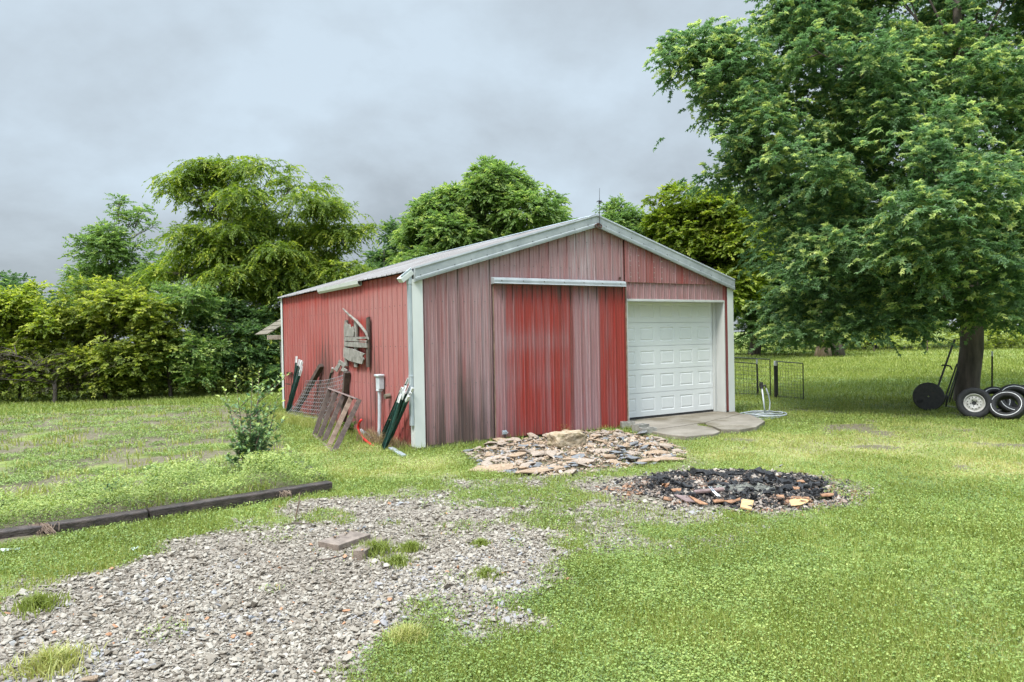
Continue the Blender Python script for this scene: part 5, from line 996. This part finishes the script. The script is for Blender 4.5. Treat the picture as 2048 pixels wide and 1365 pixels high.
scrap([(1341,978),(1362,977),(1362,982),(1345,982)], .012, 'orange_board', 'flat pale orange chip on the left of the burnt patch')
scrap([(1425,999),(1448,996),(1447,1002),(1428,1004)], .02, 'orange_board', 'curled orange board scrap left of the yellow square')
scrap([(1446,1001),(1470,999),(1481,994),(1480,1000),(1462,1006)], .012, 'orange_board', 'bent dark edged board strip leading to the yellow square', dz=.05)
scrap([(1578,1000),(1594,997),(1622,999),(1612,1006),(1600,1010),(1582,1012)], .012, 'yellow_board', 'pale plywood sheet at the right front of the burnt patch')
scrap([(1582,992),(1618,994),(1620,998),(1582,996)], .015, 'orange_board', 'thin orange lath behind the pale plywood sheet', dz=.04)
scrap([(1640,987),(1668,986),(1667,990),(1645,992)], .02, 'orange_board', 'half burnt board at the right tip of the burnt patch', dz=.05)
scrap([(1551,990),(1568,990),(1570,997),(1556,998)], .02, 'orange_board', 'small brown block standing near the centre right of the burnt patch', dz=.07)
scrap([(1547,951),(1562,951),(1561,954),(1549,954)], .015, 'orange_board', 'orange chip at the back right of the burnt patch')
scrap([(1325,968),(1338,966),(1336,974),(1322,975)], .015, 'orange_board', 'orange brown scrap at the left rear of the burnt patch')
scrap([(1595,960),(1606,960),(1610,964),(1594,963)], .012, 'orange_board', 'thin orange splinter at the far right rear of the burnt patch')
scrap([(1583,973),(1602,974),(1598,979),(1586,978)], .015, 'orange_board', 'reddish scrap on the right half of the burnt patch')
mb = MB(); mb.tube([onm(1388,985,.05), onm(1447,979,.06)], .024, 9); solo('metal_pipe', mb, MT['mauve_board'], 'dull mauve pipe lying across the middle of the burnt patch', 'pipe')
for dx_ in (0, 4): mb = MB(); mb.tube([onm(1418+dx_,974,.06), onm(1426+dx_,984,.085), onm(1436+dx_,993,.05)], .006, 5); solo('metal_rod', mb, MT['galv'], 'thin silver rod crossing the mauve pipe in the burnt patch', 'metal rod', 'pair of thin silver rods in the bonfire')
bm = bmesh.new(); bmesh.ops.create_grid(bm, x_segments=44, y_segments=28, size=1); 
for v in bm.verts:
    x, y = v.co.x, v.co.y; e = max(0, 1-(x*x+y*y)**.9); nn_ = float(fbm(np.array([x]), np.array([y]), .35, 95)[0]); v.co.z = e**.5*(.25+1.2*abs(nn_-.5)*2+.5*float(fbm(np.array([x]), np.array([y]), .12, 96)[0])) - .1; 
me = bpy.data.meshes.new('ash_heap'); bm.to_mesh(me); bm.free(); me.materials.append(MT['ash']); o = link('ash_heap', me, label='lumpy pale grey melted heap in the middle of the burnt patch', cat='ash heap'); c_ = onm(1490, 980, -.02); o.location = c_; o.scale = (.42, .26, .07); o.rotation_euler[2] = -.25

# ------------------------------------------------------------------ right of the barn: wire pen, hydrant, hose
def wirepanel(a, b, h0, h1, lb, bar=.014, nv=12, nh=9, side=(True, True), group='wire panels of the pen right of the barn'):
    a = Vector(a); b = Vector(b); r = empty('wire_pen_section', a, label=lb, cat='wire panel', group=group); d = b-a; mb = MB(); Z = Vector((0,0,1))
    mb.tube([Z*h0, d+Z*h1], bar, 6)
    if side[0]: mb.tube([Z*0, Z*(h0-bar)], bar, 6)
    if side[1]: mb.tube([d, d+Z*(h1-bar)], bar, 6)
    mb.tube([Z*.06, d+Z*.06], bar*.7, 5); mb.build('frame', MT['dark_metal'], r); mb = MB()
    for i in range(1, nv): t = i/nv; mb.tube([d*t+Z*.06, d*t+Z*(h0+(h1-h0)*t)], .0035, 3, cap=False)
    for j in range(1, nh): t = j/nh; mb.tube([Z*(h0*t), d+Z*(h1*t)], .0035, 3, cap=False)
    mb.build('mesh', MT['wire_dark'], r); return r
pA, pB = G(1517,792), G(1552,798)
q0 = pA + (pA-G(1565,793))*1.9
wirepanel(D(1440,786,pA.y+.15)*1, pA+Vector((-.03,.02,0)), 1.02, 1.0, 'wire pen panel between the barn corner and the thin white tipped post', nv=14)
for r_ in (bpy.data.objects['wire_pen_section'],): 
    z_ = r_.location.z; r_.location.z = 0
wirepanel(pA+Vector((-1.1,.9,0)), pB+Vector((.05,.55,0)), 1.12, 1.05, 'rear wire pen panel seen behind the two posts', nv=14, side=(True, True))
wirepanel(pB+Vector((.05,0,0)), G(1607,802), 1.01, .98, 'narrow wire gate panel at the right end of the pen', nv=9, nh=12)
tpost(pA, pA+Vector((-.02,0,1.04)), 'thin dark steel post with white tip nearer the barn in the pen', tip=.13, mat='dark_metal'); 
mb = MB(); r_ = empty('fence_post', pB, label='thick dark post with white top at the right end of the pen', cat='fence post'); mb.tube([(0,0,0),(0,0,.9)], .045, 9); mb.build('shaft', MT['dark_metal'], r_); mb = MB(); mb.tube([(0,0,.9),(.005,0,1.03)], .047, 9); mb.build('white_tip', MT['tip'], r_)
hb = G(1531,834); hy = empty('yard_hydrant', hb, label='yard hydrant with black head standing in the coiled pale hose', cat='hydrant')
hd = D(1524,777,hb.y)-hb; mb = MB(); mb.tube([(0,0,0), hd], .017, 8); mb.build('pipe', MT['pvc'], hy, smooth=True)
mb = MB(); mb.tube([hd, hd+Vector((-.01,0,.10))], [.03,.028], 8); mb.tube([hd+Vector((0,0,.05)), hd+Vector((.06,-.03,.06)), hd+Vector((.075,-.04,.02))], [.022,.02,.018], 7); mb.tube([hd+Vector((0,0,.10)), hd+Vector((-.045,0,.15)), hd+Vector((-.05,0,.06)), hd+Vector((-.035,0,-.01))], .012, 6); mb.box(tuple(hd+Vector((-.03,-.02,.09))), tuple(hd+Vector((.02,.02,.13)))); mb.build('head', MT['black'], hy, bev=.003)
mb = MB(); s0 = hb+hd+Vector((.075,-.04,.0)); pts = [s0, D(1537,790,hb.y), D(1540,805,hb.y), D(1539,820,hb.y), D(1533,832,hb.y)]; mb.tube(pts, .014, 7)
for i in range(9):
    rx, ry = random.uniform(.22, .52), random.uniform(.2, .5); cx, cy = random.uniform(-.1,.06), random.uniform(-.05,.15); a0 = random.uniform(0, 6.28); k = 22
    mb.tube([hb+Vector((cx+rx*math.cos(a0+t*6.4/k), cy+ry*math.sin(a0+t*6.4/k), .015+.02*(i % 4)+.01*math.sin(t+i))) for t in range(k+1)], .0125, 6)
mb.tube([hb+Vector((-.1,.2,.02)), hb+Vector((-.5,.3,.03)), hb+Vector((-.75,.45,.02)), hb+Vector((-.9,.4,.02))], .0125, 6)
solo('garden_hose', mb, MT['hose'], 'pale grey garden hose piled in loose coils round the hydrant', 'hose', smooth=True)

# ------------------------------------------------------------------ at the maple: roller, rods, wheel, tyres
Z = Vector((0,0,1))
rc = D(1857, 793, G(1857,820).y); lr = empty('lawn_roller', (rc.x, rc.y, 0), label='dark lawn roller drum with long handle leaning on the maple', cat='lawn roller'); rc = rc - lr.location
ax = Vector((-.50, -.86, .05)); mb = MB(); mb.lathe([(.02,-.22),(.25,-.22),(.285,-.20),(.295,-.235),(.31,-.235),(.315,.20),(.30,.22),(.02,.22)], rc, ax, 32); mb.build('drum', MT['dark_metal'], lr)
h0 = rc+ax*-.25+Vector((0,0,0)); h1 = D(1909, 680, TM.y-.42)-lr.location; mb = MB(); mb.tube([rc+Vector((.05,-.2,.1)), h1], .022, 7); mb.build('handle', MT['dark_metal'], lr)
m_ = (rc+Vector((.05,-.2,.1))).lerp(h1, .48); mb = MB(); mb.tube([m_+Vector((-.08,0,.02)), m_+Vector((0,0,.03)), m_+Vector((.12,0,.0)), m_+Vector((.16,0,-.08))], .018, 6); mb.build('cross_grip', MT['dark_metal'], lr)
mb = MB(); mb.bar(rc+Vector((-.33,-.15,-.1)), rc+Vector((.42,.0,.0)), .03, .05); mb.bar(rc+Vector((.42,0,0)), rc+Vector((.45,.1,-.25)), .03, .03); mb.build('yoke', MT['dark_metal'], lr)
for (b0, t0) in (((1886,801),(1914,728)), ((1892,803),(1916,735)), ((1898,800),(1917,742))):
    mb = MB(); mb.tube([G(b0[0], b0[1]+8), D(*t0, TM.y-.3)], .018, 6); solo('iron_rod', mb, MT['dark_metal'], 'dark rod leaning on the left side of the maple trunk', 'rod', 'dark rods leaning on the maple trunk')
mb = MB(); mb.bar(G(1888,812,.03), G(1925,818,.03), .06, .03); solo('grey_stick', mb, MT['grey_wood'], 'grey stick on the ground between roller and wheel', 'stick')
def tyre(name, c, axis, R, w_, lb, rim=False, white=False, cat='tyre', group=None):
    c = Vector(c); o_ = Vector((c.x, c.y, 0)); r = empty(name, o_, label=lb, cat=cat, group=group); c = c-o_; ri = R*.60
    mb = MB(); pr = [(ri, -w_*.36), (R*.70, -w_*.50), (R*.86, -w_*.50), (R*.95, -w_*.44), (R, -w_*.34), (R, -w_*.06), (R*.985, -w_*.05), (R*.985, w_*.05), (R, w_*.06), (R, w_*.34), (R*.95, w_*.44), (R*.86, w_*.5), (R*.70, w_*.5), (ri, w_*.36), (ri*.97, 0)]
    mb.lathe(pr, c, axis, 44); mb.build('tyre', MT['rubber'], r, smooth=True)
    if white: mb = MB(); mb.lathe([(R*.80, -w_*.503), (R*.83, -w_*.506), (R*.83, -w_*.50), (R*.80, -w_*.498)], c, axis, 44); mb.build('white_stripe', MT['tip'], r)
    if rim:
        mb = MB(); a = Vector(axis).normalized()
        mb.lathe([(ri*1.0,-w_*.42),(ri*.93,-w_*.40),(ri*.90,-w_*.20),(ri*.78,-w_*.12),(ri*.72,-w_*.22),(ri*.5,-w_*.26),(ri*.40,-w_*.18),(ri*.22,-w_*.16),(ri*.22,-w_*.12),(ri*.5,-w_*.2),(ri*.8,-w_*.05),(ri*.95,w_*.2),(ri*1.0,-w_*.3)], c, axis, 40); rm = mb.build('rim', MT['rim'], r, smooth=True)
        mb = MB(); rr_ = a.orthogonal().normalized(); q = a.cross(rr_)
        for i in range(5): p_ = c+(rr_*math.cos(i*1.2566)+q*math.sin(i*1.2566))*ri*.32; mb.tube([p_-a*w_*.17, p_-a*w_*.21], .012, 7)
        for i in range(12): p_ = c+(rr_*math.cos(i*.5236)+q*math.sin(i*.5236))*ri*.62; mb.tube([p_-a*w_*.2, p_-a*w_*.262], .011, 7)
        mb.build('lug_holes', MT['black'], rm); mb = MB(); mb.tube([c-a*w_*.02, c-a*w_*.10], ri*.22, 14); mb.build('hub', MT['black'], rm)
    return r
wc = D(1948, 808, G(1948,838).y); tyre('spare_wheel', (wc.x, wc.y, .315), (.46,.87,-.14), .31, .19, 'wheel with pale rusty steel rim leaning beside the maple trunk', True, cat='wheel')
tyre('discarded_tyre_casing', D(2014,812,G(2014,841).y), (.62,.62,-.55), .31, .19, 'nearest rimless tyre tipped back right of the pale rimmed wheel', white=True, group='old tyres by the maple')
tyre('discarded_tyre_casing', D(2030,800,G(2030,832).y), (.35,.80,-.48), .33, .19, 'rimless tyre leaning behind the nearest rimless tyre', white=True, group='old tyres by the maple')
tyre('discarded_tyre_casing', D(1990,802,G(1990,830).y), (.2,.85,-.45), .30, .18, 'tyre tucked behind the pale rimmed wheel', white=True, group='old tyres by the maple')
tyre('discarded_tyre_casing', D(2052,802,G(2052,829).y), (.5,.8,-.4), .33, .19, 'black tyre at the right edge of the photo behind the others', group='old tyres by the maple')
b_ = G(1984,784); b_.z = 0; tpost(b_, b_+Vector((.02,0,1.15)), 'lone dark steel post in the grass right of the maple trunk', mat='dark_metal', tip=.13)

# ------------------------------------------------------------------ wire fences at the edges of the yard
def fence(pts, h, nposts, lb, mat='wire_dark', pr=.03, rows=6, dv=.3, group=None):
    pts = [Vector((p.x, p.y, 0)) for p in pts]; root = empty('wire_fence', pts[0], label=lb, cat='fence'); o_ = pts[0]; Ls = [0]
    for a, b in zip(pts, pts[1:]): Ls.append(Ls[-1]+(b-a).length)
    def at(s):
        for i in range(len(pts)-1):
            if s <= Ls[i+1] or i == len(pts)-2: return pts[i].lerp(pts[i+1], (s-Ls[i])/(Ls[i+1]-Ls[i]))-o_
    for i in range(nposts):
        q = at(Ls[-1]*i/(nposts-1)); mb = MB(); mb.tube([q-Z*.1, q+Z*(h+.12)], [pr*1.1, pr], 7); mb.build('post', MT['dark_wood'], root)
    mb = MB()
    for j in range(rows): mb.tube([p-o_+Z*(h*(j+.6)/rows) for p in pts], .004, 3, cap=False)
    for k in range(int(Ls[-1]/dv)): q = at(k*dv); mb.tube([q+Z*.08, q+Z*h*.93], .003, 3, cap=False)
    mb.build('wire', MT[mat], root)
fence([G(-260,812), G(0,797), G(190,788), G(330,778), G(440,770), G(560,765)], 1.15, 13, 'wire fence with thin dark posts running through the left bushes')
fence([D(1400,700,54), D(1640,700,55), D(1900,700,57), D(2300,700,58)], 1.2, 9, 'far wire fence along the meadow edge behind the maple', pr=.045)
